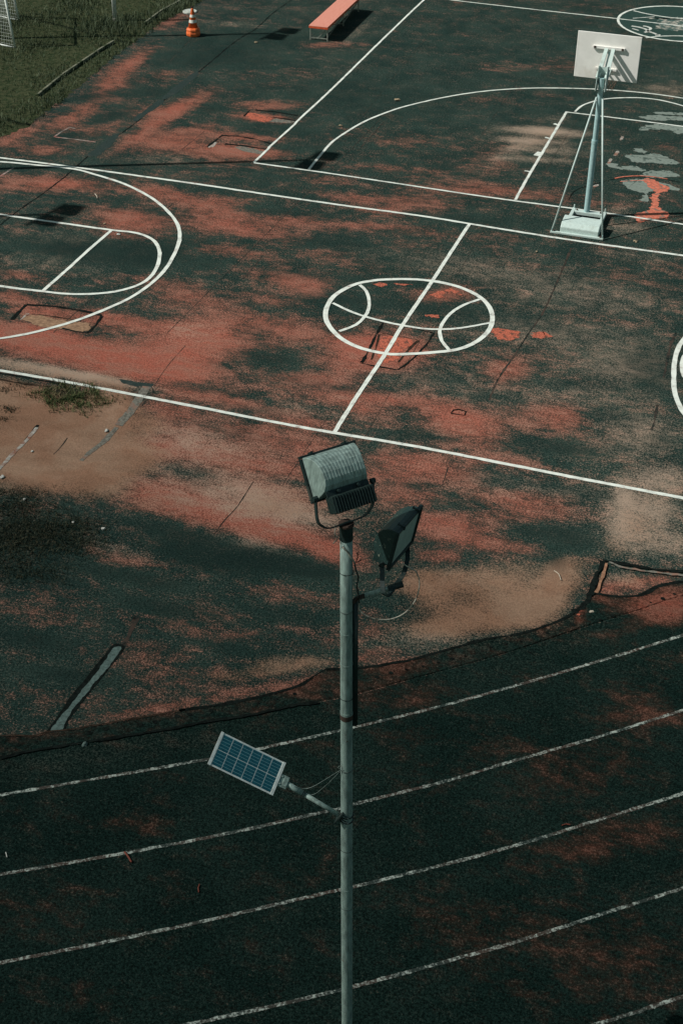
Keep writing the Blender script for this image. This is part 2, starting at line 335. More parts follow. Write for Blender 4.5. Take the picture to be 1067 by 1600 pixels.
# the running track: lies south of the kerb, curved
K1 = G((-260,1190),(-120,1172),(0,1152.5),(55,1153),(75,1146),(122,1141),(200,1127),(290,1112),(370,1099),(450,1080),(480,1067),(510,1048),(534,1049),(560,1046),(634,1035),(700,1017),(760,1001),(815,992),(874,972),(904,955),(921,935),(931,929),(964,934),(999,932),(1024,920),(1067,911),(1160,905),(1300,880))
K2 = G((-260,1212),(-120,1200),(0,1186),(50,1175),(135,1161),(240,1145),(320,1130),(400,1117),(465,1103),(540,1090),(640,1063),(744,1035),(820,1012),(900,985),(980,960),(1067,932),(1160,915),(1300,886))
def resample(P, n):
    P = np.array(catmull(P, .1)); d = np.r_[0, np.cumsum(np.linalg.norm(np.diff(P, axis=0), axis=1))]
    s = np.linspace(0, d[-1], n); return np.stack([np.interp(s, d, P[:, 0]), np.interp(s, d, P[:, 1])], 1)
k2 = resample(K2, 330)
cc = np.array([-24.0, 23.0])          # bend centre of the lanes
out = (k2-cc)/np.linalg.norm(k2-cc, axis=1)[:, None]
tt = np.concatenate([np.arange(0, 11, .09), [14, 20, 30]])
TX = k2[:, 0][:, None]+out[:, 0][:, None]*tt[None]; TY = k2[:, 1][:, None]+out[:, 1][:, None]*tt[None]
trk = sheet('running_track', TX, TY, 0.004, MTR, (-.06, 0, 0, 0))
# kerb strip along the track, a low concrete edge stained rusty
mk = NT('stained_kerb')
P = mk.pos(); n1 = mk.noise(P, 2.2, 5, .6); n2 = mk.noise(P, 26, 4, .7)
c = mk.mix(mk.ramp(n1, .38, .62), (.014, .024, .021), (.09, .032, .02)); c = mk.scale(c, mk.ramp(n2, .3, .7, .35, 1.6))
mk.bsdf(c, .95, .1, bump=n2, bs=.6, bd=.02); MK = mk.m
def kerb_mesh(name, A, B, z, mat):
    a = resample(A, 500); b = resample(B, 500); bm = bmesh.new(); rows = []
    for p, q in zip(a, b):
        q = q*.97+p*.03; rows.append([bm.verts.new((p[0], p[1], 0.0)), bm.verts.new((*(p*.96+q*.04+rng.normal(size=2)*.006), z)), bm.verts.new((*(p*.05+q*.95+rng.normal(size=2)*.006), z*.9)), bm.verts.new((q[0], q[1], 0.0))])
    for r, s in zip(rows, rows[1:]):
        for k in range(3): bm.faces.new((r[k], r[k+1], s[k+1], s[k]))
    o = tag(obj(name, bm, mat), kind='structure'); add_wear(o.data, (.12, 0, 0, 0)); return o
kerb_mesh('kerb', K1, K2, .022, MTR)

def simple(name, col, rough=.6, spec=.4, metal=0.0, n_scale=30, var=.25, bump=.15, dirt=None, dscale=4, dlo=.5, dhi=.7, bd=.002):
    m = NT(name); P = m.pos(); a = m.noise(P, n_scale, 4, .6); b = m.noise(P, dscale, 5, .65)
    base = m.mix(m.ramp(a, .3, .7), tuple(x*(1-var) for x in col), tuple(min(1, x*(1+var)) for x in col))
    if dirt: base = m.mix(m.ramp(b, dlo, dhi), base, dirt)
    return m.bsdf(base, m.ramp(b, .3, .7, max(.05, rough-.12), min(1, rough+.1)), spec, metal, bump=a, bs=bump, bd=bd)
MBLK = simple('black_crack', (.006, .009, .008), .95, .05, var=.5, n_scale=14, bump=.5)
MSEAM = simple('dark_seam', (.012, .019, .017), .95, .05, var=.6, n_scale=9, bump=.5, dirt=(.055, .04, .032), dscale=3, dlo=.40, dhi=.58)
MBRN = simple('rust_crack', (.03, .02, .014), .95, .05, var=.5, n_scale=14, bump=.5)

def paint_material(name, col, wear_lo, wear_hi, under=(.02, .035, .03), under2=(.25, .07, .05), k=1.0):
    m = NT(name); P = m.pos(); a = m.noise(P, 70 if k == 1.0 else 26, 3, .8); b = m.noise(P, 5, 5, .65); c2 = m.noise(P, 1.2, 3, .5)
    v = m.math('ADD', m.math('MULTIPLY', a, .55*k), m.math('MULTIPLY', b, .55))
    f = m.ramp(v, wear_lo, wear_hi)
    un = m.mix(m.ramp(c2, .4, .6), under, under2)
    p = m.mix(m.ramp(b, .35, .65), col, tuple(x*.8 for x in col))
    return m.bsdf(m.mix(f, p, un), .8, .25, bump=a, bs=.2, bd=.004)
MW = paint_material('court_line_paint', (.66, .70, .64), .60, .72)
MW2 = paint_material('thin_line_paint', (.55, .58, .53), .58, .70)
MTL = paint_material('worn_lane_paint', (.40, .45, .40), .49, .68, (.018, .03, .026), (.05, .035, .027), 1.3)
MFD = paint_material('ghost_paint', (.33, .27, .24), .46, .62, (.04, .05, .045), (.28, .08, .06))

# ------------------------------------------------------------------ seams, cracks, repair strips
def crack(px, wd=.05, z=.0025, mat=None, **k):
    mat = mat or (MSEAM if z < .003 else None)
    return ribbon('crack', G(*px), wd, z, mat or MBLK, jit=min(.007, wd*.15), step=.1, vary=.45 if wd < .1 else .12, **k)
crack([(470,-14),(455,0),(425,22),(400,45),(378,58),(355,75),(335,92),(310,113),(292,130),(268,148),(255,158),(235,172),(215,190),(190,208),(170,220),(143,240),(118,262),(95,282),(60,308),(35,325),(0,352),(-40,382)], .04, .0032, MBLK)
MPT = simple('asphalt_repair', (.02, .034, .031), .95, .1, n_scale=40, var=.5, bump=.5, dirt=(.04, .05, .045))
patch('repair_strip', [(140,240),(150,244),(162,238),(186,213),(178,211)], .004, MPT, .012)
patch('repair_strip', [(208,187),(212,190),(222,184),(256,160),(249,157),(228,171)], .004, MPT, .01)
patch('repair_strip', [(256,150),(262,154),(286,138),(310,116),(302,114)], .004, MPT, .01)
for px, wd in ([(892,388),(870,440),(848,488),(826,520),(800,560),(778,592),(764,625)], .035), ([(700,730),(690,760)], .015), ([(1055,520),(1047,540),(1036,590)], .05), ([(1027,632),(1018,672)], .04), \
        ([(396,752),(372,790),(352,812),(335,835)], .018), ([(290,540),(262,572),(240,605)], .012), ([(410,400),(396,418),(380,436)], .025), ([(148,463),(100,505),(84,520)], .02), ([(320,205),(250,262)], .018), ([(270,318),(257,330)], .03), \
        ([(232,600),(240,612),(222,634)], .03), ([(112,590),(104,604)], .03), ([(600,190),(560,235)], .02), ([(120,50),(60,108)], .01), ([(455,202),(430,228)], .01), ([(806,130),(740,230)], .015), ([(520,640),(440,760)], .01), ([(700,20),(640,90),(560,190)], .012), \
        ([(300,60),(262,100)], .015), ([(600,180),(520,262),(430,352),(330,452),(262,520)], .014), ([(980,60),(935,140)], .012), ([(760,350),(700,455),(640,560),(560,700)], .008), ([(905,180),(868,240),(840,290)], .012), ([(215,962),(205,985),(196,1004),(184,1020)], .09), ([(106,684),(96,698),(84,710)], .02):
    crack(px, wd)
# pale mortar strips
MSTR = simple('pale_mortar', (.30, .29, .26), .9, .1, n_scale=18, var=.3, bump=.5, dirt=(.2, .1, .07), dlo=.42, dhi=.62)
MSTD = simple('grey_mortar', (.13, .125, .105), .9, .1, n_scale=18, var=.4, bump=.5, dirt=(.2, .12, .09), dlo=.5, dhi=.66)
patch('repair_strip', [(187,592),(200,594),(222,598),(240,600),(236,606),(214,604),(192,599)], .004, MPT, .012)
ribbon('repair_strip', G((230,604),(218,622),(205,642),(185,665)), .17, .0045, MSTD, jit=.008, step=.1)
ribbon('repair_strip', G((183,668),(160,693),(140,708),(128,720)), .10, .0045, MSTD, jit=.008, step=.12, vary=.3)
ribbon('repair_strip', G((58,668),(44,686),(20,710),(0,732),(-14,748)), .07, .0055, MSTR, jit=.006, step=.12, vary=.2)
crack([(60,664),(48,680),(36,694)], .05, .0045)
# flat drain slot at the track: black shape paints its shaded side, concrete floor on top
patch('drain_channel', [(178,1007),(192,1007),(195,1010),(189,1022),(164,1054),(133,1092),(109,1124),(98,1149),(72,1148),(82,1132),(108,1092),(143,1050),(169,1016)], .005, MBLK, .004)
MCO = simple('wet_concrete', (.075, .115, .105), .85, .2, n_scale=22, var=.35, bump=.5, dirt=(.09, .13, .12))
patch('drain_channel', [(177,1012),(190,1012),(187,1020),(165,1050),(147,1069),(130,1090),(118,1104),(106,1122),(96,1148),(86,1150),(76,1147),(92,1124),(105,1108),(120,1090),(137,1070),(154,1048),(166,1030)], .0085, MCO, .006)
# step along the court edge by the sand
crack([(0,583.5),(30,588),(62,594),(100,601),(118,604)], .05, .0055)
crack([(0,593),(40,600),(84,605)], .05, .0045, MBRN)
# track edge gap
crack([(-260,1189),(-120,1171),(0,1151.5),(55,1152),(75,1145.5),(122,1140),(200,1126),(290,1111)], .03, .026, MBRN)
crack([(280,1112),(370,1098),(450,1079),(480,1066),(510,1047.5),(534,1048.5),(560,1045.5),(634,1034.5),(700,1016),(760,1000),(815,991),(874,971),(904,954)], .05, .026)
ribbon('crack', G((896,958),(912,946),(921,932),(928,912),(934,898),(941,878)), .085, .027, MBLK, jit=.02, step=.08, vary=.3)
crack([(941,877),(960,880),(985,885),(1010,889),(1040,893),(1067,894),(1120,898)], .06, .0265)
crack([(930,929),(964,934),(999,932),(1013,926),(1024,919),(1046,913),(1067,911),(1110,910)], .06, .027)
crack([(0,1186),(50,1175),(135,1161),(240,1145),(320,1130),(400,1117),(465,1103),(498,1099)], .045, .0255)
MRD = simple('rusty_edge', (.24, .13, .08), .9, .1, n_scale=20, var=.4, bump=.4)
ribbon('kerb_edge', G((947,882),(940,903),(934,922),(930,928)), .05, .030, MRD, jit=.006, step=.08)
ribbon('kerb_edge', G((950,880.5),(975,889),(1000,893),(1030,897),(1067,901)), .05, .030, MSTD, jit=.012, step=.08)
bmh = bmesh.new()
holes = [(10,1171),(30,1166),(58,1161),(83,1157),(110,1153),(140,1147),(166,1141),(193,1137),(219,1134),(243,1130),(277,1121),(296,1118),(330,1112),(370,1108),(404,1101),(430,1094),(460,1086),(588,1060),(610,1053),(634,1048),(660,1043),(684,1037),(706,1031),(726,1027),(766,1013),(790,1007),(813,1004),(854,991),(894,978),(936,970),(956,964),(1015,943),(1034,937),(1052,930)]
for x, y in holes:
    p = g2(x, y); r = rng.uniform(.02, .045)
    bmh.faces.new([bmh.verts.new((p[0]+math.cos(t)*r*rng.uniform(.7, 1.2), p[1]+math.sin(t)*r*rng.uniform(.6, 1.1), .0275)) for t in np.linspace(0, 6.28, 9)[:-1]])
tag(obj('kerb_holes', bmh, MBLK), kind='structure')
# sunken repair frames: outlines of old foundations
def outline(px, wd, closed=False, mat=None): return crack(px, wd, .006, mat)
outline([(598,505),(588,522),(577,545),(565,567)], .05); outline([(565,568),(590,573),(621,578)], .04)
outline([(621,578),(636,568),(662,543),(677,521),(672,519)], .04); outline([(675,520),(650,514),(632,509)], .035); outline([(598,505),(585,499),(570,495)], .02)
outline([(592,523),(588,540),(580,562)], .03, mat=MBRN); outline([(654,532),(640,544),(622,566)], .045, mat=MBRN); outline([(597,521),(625,526),(652,531)], .02, mat=MBRN)
MBR = simple('bright_orange_coat', (.36, .10, .062), .9, .1, n_scale=30, var=.5, bump=.3, dirt=(.12, .055, .04), dscale=9, dlo=.5, dhi=.62)
patch('worn_patch', [(600,527),(625,529),(646,534),(632,548),(612,566),(590,562)], .0035, MBR, .03)
outline([(42,476),(58,477),(92,480),(135,487),(160,493)], .07); outline([(42,476),(30,488),(19,500)], .07); outline([(160,494),(150,508),(139,520)], .07); outline([(139,520),(118,518),(98,513)], .05)
outline([(50,491),(80,494),(116,500),(127,502)], .04, mat=MBRN)
outline([(44,490),(33,500)], .05, mat=MSTR)
MMD = simple('muddy_fill', (.24, .15, .095), .95, .05, n_scale=14, var=.3, bump=.4, dirt=(.13, .08, .055))
patch('mud_patch', [(36,499),(48,493),(80,497),(118,503),(140,505),(138,514),(128,519),(90,513),(60,508)], .0035, MMD, .03)
outline([(391,172),(381,182)], .05); outline([(399,172),(430,175),(466,181)], .07); outline([(378,186),(392,189)], .03); outline([(427,183),(445,186),(464,189)], .07)
patch('worn_patch', [(383,180),(392,176),(424,184),(420,190),(396,188)], .0035, MBR, .02)
patch('repair_strip', [(422,189),(430,185),(460,190),(452,193),(430,191)], .0035, MSTD, .02)
outline([(345,213),(335,221),(324,230)], .06); outline([(345,212),(370,213),(400,218),(424,225)], .07); outline([(352,225),(380,228),(418,234)], .08)
patch('repair_strip', [(326,231),(336,222),(339,223),(331,231)], .0035, MSTR, .01)
patch('repair_strip', [(368,231),(380,229),(412,237),(408,241),(380,236)], .0035, MSTD, .02)
outline([(708,641),(716,640),(728,643)], .03); outline([(728,643),(725,649),(704,646)], .03); outline([(704,646),(708,641)], .02)
outline([(416,366),(427,367)], .02)
for b in (((770,516),(790,515),(808,519),(804,530),(790,532),(775,527)), ((827,519),(845,518),(860,524),(852,530),(836,527))): patch('worn_patch', b, .003, MBR, .035)
# old ghost lines
for px in ([(85,214),(100,204),(110,199)], [(110,199),(118,201)], [(85,214),(120,218),(150,222)], [(0,276),(22,262)]): ribbon('faded_line', G(*px), .05, .003, MFD, jit=.006)

# ------------------------------------------------------------------ painted court lines
def line(px, wd, mat=MW, name='court_line', z=.008, **k): return ribbon(name, G(*px), wd, z, mat, jit=.003, **k)
line([(-90,562),(0,579),(107,597.6),(300,634.5),(480,669.5),(655,699),(900,747),(1067,778.7),(1150,795)], .085)
line([(-90,235),(0,246.7),(120,261.8),(300,286.6),(380,298.5),(520,319),(661,338.2),(780,357.7),(910,378),(1067,399.7),(1150,412)], .085)
line([(396.9,254.7),(520,272),(680,296.1),(780,310.9),(930,331),(1067,351),(1150,363)], .07, z=.009)
line([(688,-4),(704,0),(830,14.5),(970,30),(1067,41.2),(1150,51)], .07)
line([(522,676.4),(560,616),(602,553),(629,508),(675.6,438.8),(700,401),(733,350.5)], .085, z=.0095)
line([(397,254),(420,232),(421,230),(460,195),(463,191),(517.8,140),(580,79),(640,20.8),(662,0),(690,-28)], .07, z=.0095)
line([(-90,249),(0,253),(60,258.5),(116.7,264.5),(154.6,274.8),(194,287.5),(233.3,307.2),(258.6,326.8),(276.9,349.3),(281,371.8),(274.1,394.3),(260,419.6),(236.2,443.6),(208,463.3),(180,477.3),(146.2,491.4),(115.3,502.6),(81.5,512.5),(42.2,522.3),(0,529.3),(-60,536)], .085, z=.010)
line([(-60,327),(0,335.3),(90,348),(174.3,359.7),(202.4,362.5),(225,367.6),(241.8,377.4),(249,390),(249.6,402.7),(243,423),(227.7,439.4),(202.4,450.6),(168.7,457.6),(126.5,460),(92.8,458.6),(67.5,455.4),(30,451.5),(0,447.2),(-60,440)], .085, z=.0085)
line([(174.3,360.5),(140,390),(107.7,419.6),(67.5,455)], .08, z=.0092)
line([(482.6,265.1),(492,253),(503.7,239),(516,225),(529,214.5),(565.6,192),(602.1,176.5),(638.6,164.9),(700,151.2),(760,142.4),(820,138.3),(880,138),(944,140.3),(1008,145.6),(1067,154),(1150,170)], .07)
line([(898,174.8),(905,168),(914,163),(932,157.2),(950,154.4),(968,153.2),(1000,153.2),(1032,157),(1067,166),(1110,182)], .065)
line([(804.7,312.8),(820.8,283.2),(845,242),(868,203),(884.8,174.8)], .075, z=.0094)
line([(884.8,175.5),(960,184.5),(1067,198),(1150,209)], .07, z=.0098)
line([(1125,490),(1090,508),(1066,532.8),(1057.5,547),(1052.8,569.4),(1051.8,597.5),(1054.6,618),(1061.2,635),(1069,648),(1095,678)], .10, z=.0096)
line([(1100,535),(1076,548),(1066,563),(1065,575),(1068,588),(1082,604)], .09, z=.0104)
# lane ticks
for a, b, wd in (((865,193.5),(871,195.5), .10), ((851,215),(858,216.6), .08), ((836,240),(846,242), .30), ((819,267),(829,269), .07)): line([a, b], wd, z=.0088)
# centre circle with ball seams
line([(509,487),(513,475),(522,463),(538,452),(560,443),(590,438),(627,436.5),(662,438),(695,443),(725,452),(750,465),(764,480),(769,496),(766,512),(755,526),(738,538),(712,547),(680,551),(640,553.5),(610,554),(580,549),(552,540),(530,527),(515,511),(509,498)], .105, closed=True, z=.0102)
line([(562,445.5),(572,455),(576.5,470),(576,483),(569,496),(556,508),(530,518)], .075, z=.0106)
line([(749,468),(724,477),(704,490),(690,507),(687,519),(690,533),(701,547)], .075, z=.0106)
line([(520,474),(545,486),(573,496),(600,503),(629,509),(660,514),(690,515),(720,513),(765,505)], .07, z=.011)
# far circle and its marks
ce = np.array(g2(965, 33)) + np.array([1.95, .45])
ribbon('court_line', [ce+2.0*np.array([math.cos(t), math.sin(t)]) for t in np.linspace(0, 2*math.pi, 41)[:-1]], .09, .0102, MW, jit=.003, closed=True)
line([(989,17),(1010,22),(1040,27),(1067,29.5),(1100,33)], .07, z=.0105)
line([(1008,59.5),(1030,57),(1060,56.5),(1085,58)], .07, z=.0105)
MTEAL = simple('teal_court_paint', (.022, .048, .041), .9, .1, n_scale=40, var=.3, bump=.3)
bm = bmesh.new(); bm.faces.new([bm.verts.new((ce[0]+1.96*math.cos(t), ce[1]+1.96*math.sin(t), .004)) for t in np.linspace(0, 2*math.pi, 49)[:-1]]); tag(obj('painted_circle', bm, MTEAL), kind='structure')
for px, wd in ([(986,41),(1000,43.5),(1010,47),(1013,50)], .10), ([(1004,41),(1010,42),(1016,45),(1009,49.5)], .10), ([(987,45),(997,48)], .07), ([(1006,51),(1013,50),(1020,52),(1027,55)], .10), ([(1023,55),(1031,55.5)], .16), ([(988,29),(1022,26.5)], .05): line(px, wd, MW2, 'painted_mark', z=.0112, step=.05)
MSM = simple('smeared_paint', (.30, .29, .25), .9, .1, n_scale=12, var=.5, bump=.3, dirt=(.05, .09, .08), dlo=.42, dhi=.55)
patch('paint_patch', [(1020,28),(1035,30),(1060,28),(1080,34),(1085,44),(1060,47),(1035,46),(1022,41),(1026,34)], .0065, MSM, .08, .2)
# track lanes
for px in ([(-120,1262),(0,1243),(187,1211),(345,1183),(430,1165),(553,1137),(700,1101),(880,1050),(1067,993),(1200,950)],
           [(-120,1385),(0,1367),(187,1335),(350,1304),(525,1265),(553,1257),(700,1220),(800,1190),(930,1153),(1067,1110),(1200,1066)],
           [(-120,1526),(0,1505),(250,1455),(530,1391),(553,1386),(700,1350),(800,1323),(930,1283),(1067,1240),(1200,1196)],
           [(100,1640),(300,1600),(420,1574),(530,1548),(553,1542),(700,1502),(800,1474),(930,1432),(1067,1388),(1200,1344)],
           [(780,1640),(935,1600),(1067,1557),(1200,1510)]):
    ribbon('lane_line', G(*px), (.050), .0085, MTL, jit=.004, step=.05)

# peeled grey and orange patches by the hoop
MPG = simple('bare_grey_paint', (.165, .20, .175), .85, .2, n_scale=12, var=.15, bump=.2, dirt=(.05, .075, .065), dlo=.56, dhi=.62)
MPO = simple('bare_orange_primer', (.46, .135, .085), .85, .2, n_scale=12, var=.3, bump=.2, dirt=(.15, .12, .095), dscale=7, dlo=.52, dhi=.62)
def splat(px, mat, z=.0052, r=.035): patch('paint_patch', px, z, mat, r, .09)
splat([(1004,197),(1030,194),(1060,198),(1080,203),(1060,209),(1045,204),(1020,202),(1002,205)], MPG)
splat([(1000,183),(1030,180),(1064,183),(1070,188),(1040,188),(1010,187)], MPG)
splat([(1020,176),(1045,175),(1070,179),(1045,180)], MPG)
splat([(988,233),(1000,232),(1012,236),(1008,239),(994,238)], MPG)
splat([(980,243),(1000,243),(1020,240),(1040,245),(1056,250),(1058,257),(1030,256),(1010,254),(990,253)], MPG)
splat([(950,255),(963,256),(962,261),(985,259),(1008,264),(1000,268),(975,265),(955,262)], MPG)
splat([(998,272),(1020,267),(1050,268),(1056,276),(1030,278),(1008,276)], MPG)
splat([(970,283),(990,279),(1020,284),(1050,290),(1056,297),(1030,297),(1015,303),(1010,314),(1000,312),(1004,302),(985,297)], MPG)
splat([(1004,282),(1018,280),(1030,288),(1044,293),(1034,303),(1026,316),(1030,325),(1040,331),(1046,340),(1010,344),(994,347),(996,334),(1012,328),(1018,314),(1020,300),(1012,291)], MPO, .0064, .03)
line([(960,279),(975,276),(1000,275),(1025,277),(1042,280)], .05, MPO, 'faded_line', .0066)
line([(968,284),(1000,282),(1020,284)], .035, MPO, 'faded_line', .0066)
crack([(888,312),(896,300),(912,292),(940,285),(958,280),(985,276),(1020,277),(1062,285)], .03, .0062)
splat([(925,291),(934,288),(934,291),(926,293)], MSTR, .0058, .01)
for px in ([(948,255),(953,248),(956,250),(950,257)], [(958,243),(963,236),(967,238),(961,244)], [(968,219),(971,213),(974,214),(970,220)]): splat(px, MSTR, .0058, .008)
for px in ([(720,462),(700,458),(690,466),(672,462),(684,454),(700,451),(716,455)], [(668,492),(690,494),(690,497),(660,492)], [(582,444),(604,443),(604,446),(588,447)], [(615,443),(632,442),(640,444),(626,446)]): splat(px, MBR, .0045, .03)

# ------------------------------------------------------------------ grass verge
MGR = NT('grass_blades')
q = MGR.noise(MGR.pos(), 1.6, 4, .6); q2 = MGR.noise(MGR.pos(), 40, 2, .6)
c = MGR.mix(MGR.ramp(q, .35, .65), (.032, .056, .030), (.075, .10, .054)); c = MGR.mix(MGR.ramp(q2, .5, .75), c, (.12, .135, .09))
MGR.bsdf(c, .75, .2); MGR = MGR.m
def soil_mat():
    m = NT('verge_soil'); a = m.noise(m.pos(), 6, 6, .7)
    return m.bsdf(m.mix(m.ramp(a, .35, .65), (.018, .03, .013), (.05, .055, .028)), .95, .05, bump=a, bs=.6, bd=.05)
MSO = soil_mat()
EDGE = G((-60,238),(-20,224),(20,208),(45,197),(62,185),(85,166),(110,146),(135,126),(155,108),(180,88),(200,74),(225,56),(243,42),(262,30),(285,18),(305,8),(325,-6),(360,-34))
bm = bmesh.new(); e = resample(EDGE, 160); prev = None
for i, p in enumerate(e):
    q = p+rng.normal(size=2)*.05; v = (bm.verts.new((q[0], q[1], .003)), bm.verts.new((q[0]-.35, q[1]+.12, .02)), bm.verts.new((p[0]-45, p[1]+14, .03)))
    if prev:
        for k in range(2): bm.faces.new((prev[k], prev[k+1], v[k+1], v[k]))
    prev = v
tag(obj('verge', bm, MSO, smooth=True), kind='structure')
def blades(name, P, h, wd, mat, lean=.5, label=None, cat=None, kind='stuff', z0=0.0):
    n = len(P); hh = h*rng.uniform(.4, 1.25, n); az = rng.uniform(0, 2*np.pi, n); la = rng.uniform(0, 2*np.pi, n); ln = rng.uniform(0, lean, n)*hh
    dx, dy = np.cos(az)*wd/2, np.sin(az)*wd/2
    base = np.stack([P[:, 0], P[:, 1], np.full(n, z0)], 1)
    v = np.zeros((n, 5, 3)); s = np.stack([dx, dy, 0*dx], 1); L = np.stack([np.cos(la)*ln, np.sin(la)*ln, 0*ln], 1)
    v[:, 0] = base-s; v[:, 1] = base+s
    mid = base+L*.35; mid[:, 2] += hh*.6; v[:, 2] = mid+s*.7; v[:, 3] = mid-s*.7
    tip = base+L; tip[:, 2] += hh*.95; v[:, 4] = tip
    me = bpy.data.meshes.new(name); me.vertices.add(n*5); me.vertices.foreach_set('co', v.astype(np.float32).ravel())
    o = np.arange(n)[:, None]*5; loops = np.concatenate([o+np.array([0, 1, 2, 3]), o+np.array([3, 2, 4])], 1).astype(np.int32)
    me.loops.add(n*7); me.loops.foreach_set('vertex_index', loops.ravel()); me.polygons.add(n*2)
    ls = np.stack([np.arange(n)*7, np.arange(n)*7+4], 1).ravel().astype(np.int32); me.polygons.foreach_set('loop_start', ls); me.update(calc_edges=True)
    o = link(name, me, mat)
    return tag(o, label, cat, kind=kind)
def lownoise(P, s, seed):
    r = np.random.default_rng(seed); v = np.zeros(len(P))
    for k in range(6):
        a = r.uniform(0, 6.28); f = s*r.uniform(.6, 2.2); v += np.sin(P[:, 0]*math.cos(a)*f+P[:, 1]*math.sin(a)*f+r.uniform(0, 6.28))
    return v/6
ey = np.array(e); order = np.argsort(ey[:, 1])
N = 130000
cand = np.stack([rng.uniform(-27, -9, N), rng.uniform(6, 30, N)], 1)
edge_x = np.interp(cand[:, 1], ey[order, 1], ey[order, 0])
d = edge_x-cand[:, 0]; ln = lownoise(cand, 1.7, 3)
keep = (d > -.05+.25*lownoise(cand, 4, 5)) & (rng.random(N) < np.clip(.55+.9*ln, .15, 1))
P = cand[keep]; hs = .09+.09*np.clip(ln[keep]*2+.3, 0, 1.5)
# dense tussocks by the post
tc = np.array(g2(165, 45)); dd = np.linalg.norm((P-tc)/np.array([2.2, 1.6]), axis=1); hs += .22*np.exp(-dd**2*1.5)
blades('grass', P, hs, .02, MGR, .9, 'dark green rough grass covering the verge in the corner beside the court', 'grass')
# concrete edging in the grass
MCK = simple('mossy_concrete', (.16, .165, .12), .9, .1, n_scale=20, var=.3, bump=.4, dirt=(.03, .045, .022), dscale=2.5, dlo=.48, dhi=.6)
for i, (a, b) in enumerate((((60,152),(98,121)), ((99,120),(152,84)), ((153,83),(178,68)), ((226,40),(250,22)), ((251,21),(283,4)))):
    A, B = Vector((*g2(*a), .05)), Vector((*g2(*b), .05)); bm = bmesh.new(); bar(bm, A, B, .07, .11)
    tag(obj('grass_edging', bm, MCK, bevel=.012), kind='structure')
# weeds in the sand
MWE = NT('weeds'); q = MWE.noise(MWE.pos(), 30, 2, .6); q3 = MWE.noise(MWE.pos(), 2.5, 3, .6)
c = MWE.mix(MWE.ramp(q, .4, .62), (.045, .075, .028), (.11, .12, .05)); c = MWE.mix(MWE.ramp(q3, .5, .7), c, (.2, .15, .09)); MWE.bsdf(c, .8, .15); MWE = MWE.m
tc = np.array(g2(114, 622)); A = rng.normal(size=(2600, 2))*np.array([.42, .26]); A = A[np.linalg.norm(A/np.array([.95, .6]), axis=1) < 1.0]; A += .10*np.sin(A[:, ::-1]*9)
P = tc+A
blades('grass_tuft', P, .085, .013, MWE, 1.5, 'low round tuft of green weeds growing in the sand at the painted sideline', 'weeds', kind='stuff')
A = []
for (x, y, rx, ry, n) in ((20,792,60,16,1100),(60,828,70,26,2600),(10,850,60,36,2400),(110,850,60,20,1100),(40,895,70,22,900),(130,820,36,10,300),(20,770,50,8,260)):
    c0 = np.array(g2(x, y)); u = np.array(g2(x+rx, y))-c0; v = np.array(g2(x, y+ry))-c0; r = rng.normal(size=(n, 2))*.6; A.append(c0+r[:, :1]*u+r[:, 1:]*v)
MWD = NT('dark_weeds'); q = MWD.noise(MWD.pos(), 25, 2, .6); c = MWD.mix(MWD.ramp(q, .45, .7), (.016, .026, .017), (.085, .075, .045)); MWD.bsdf(c, .8, .1); MWD = MWD.m
blades('weeds', np.concatenate(A), .065, .010, MWD, 2.0, 'thin dark weeds and dry stalks spreading over the shaded sand at the left edge', 'weeds')
A = []
for (x, y, n) in ((8,610,60),(14,640,90),(5,655,60),(40,606,30),(20,600,30)):
    c0 = np.array(g2(x, y)); A.append(c0+rng.normal(size=(n, 2))*np.array([.12, .07]))
blades('dry_weeds', np.concatenate(A), .07, .012, MWD, 1.6, 'sparse dry sprigs in the bare sand left of the green tuft', 'weeds')

# ------------------------------------------------------------------ metals
def galv(name, col, rust=(.10, .045, .025), rl=.66, rh=.74, rough=.5, metal=.35):
    m = NT(name); P = m.pos(); a = m.noise(m.pos((1, 1, .25)), 22, 4, .65); b = m.noise(P, 7, 5, .7); c2 = m.noise(m.pos((1, 1, .12)), 60, 2, .5)
    base = m.mix(m.ramp(a, .35, .65), tuple(x*.72 for x in col), tuple(x*1.2 for x in col))
    base = m.mix(m.math('MULTIPLY', m.ramp(c2, .5, .7), .4), base, tuple(x*1.6 for x in col))
    base = m.mix(m.ramp(b, rl, rh), base, rust)
    return m.bsdf(base, m.ramp(b, .3, .7, rough-.1, rough+.15), .45, metal, bump=a, bs=.12, bd=.003)
MPOLE = galv('galvanised_pole', (.235, .32, .29), metal=.15); MRUST = galv('rust_band', (.055, .035, .026), metal=.1, rough=.8)
MALU = galv('weathered_aluminium', (.25, .335, .305), rl=.72, rh=.8, rough=.45, metal=.15)
MDG = NT('chipped_green_enamel'); a = MDG.noise(MDG.pos(), 14, 6, .75); b = MDG.noise(MDG.pos(), 60, 3, .6)
c = MDG.mix(MDG.ramp(a, .63, .66), (.018, .042, .038), (.22, .24, .19)); c = MDG.scale(c, MDG.ramp(b, .3, .7, .75, 1.3)); MDG.bsdf(c, .45, .45, bump=b, bs=.15, bd=.003); MDG = MDG.m
MDB = simple('dark_enamel', (.014, .028, .026), .5, .4, n_scale=40, var=.35, bump=.15, dirt=(.05, .06, .05), dlo=.62, dhi=.7)
MCAB = simple('black_cable', (.012, .016, .014), .6, .3, bump=0); MCAW = simple('weathered_grey_cable', (.36, .34, .28), .7, .3, n_scale=20, dirt=(.05, .05, .04), dscale=9)
MWIRE = simple('tie_wire', (.22, .28, .26), .5, .5, metal=.5, bump=0)
MGL = NT('lamp_glass')
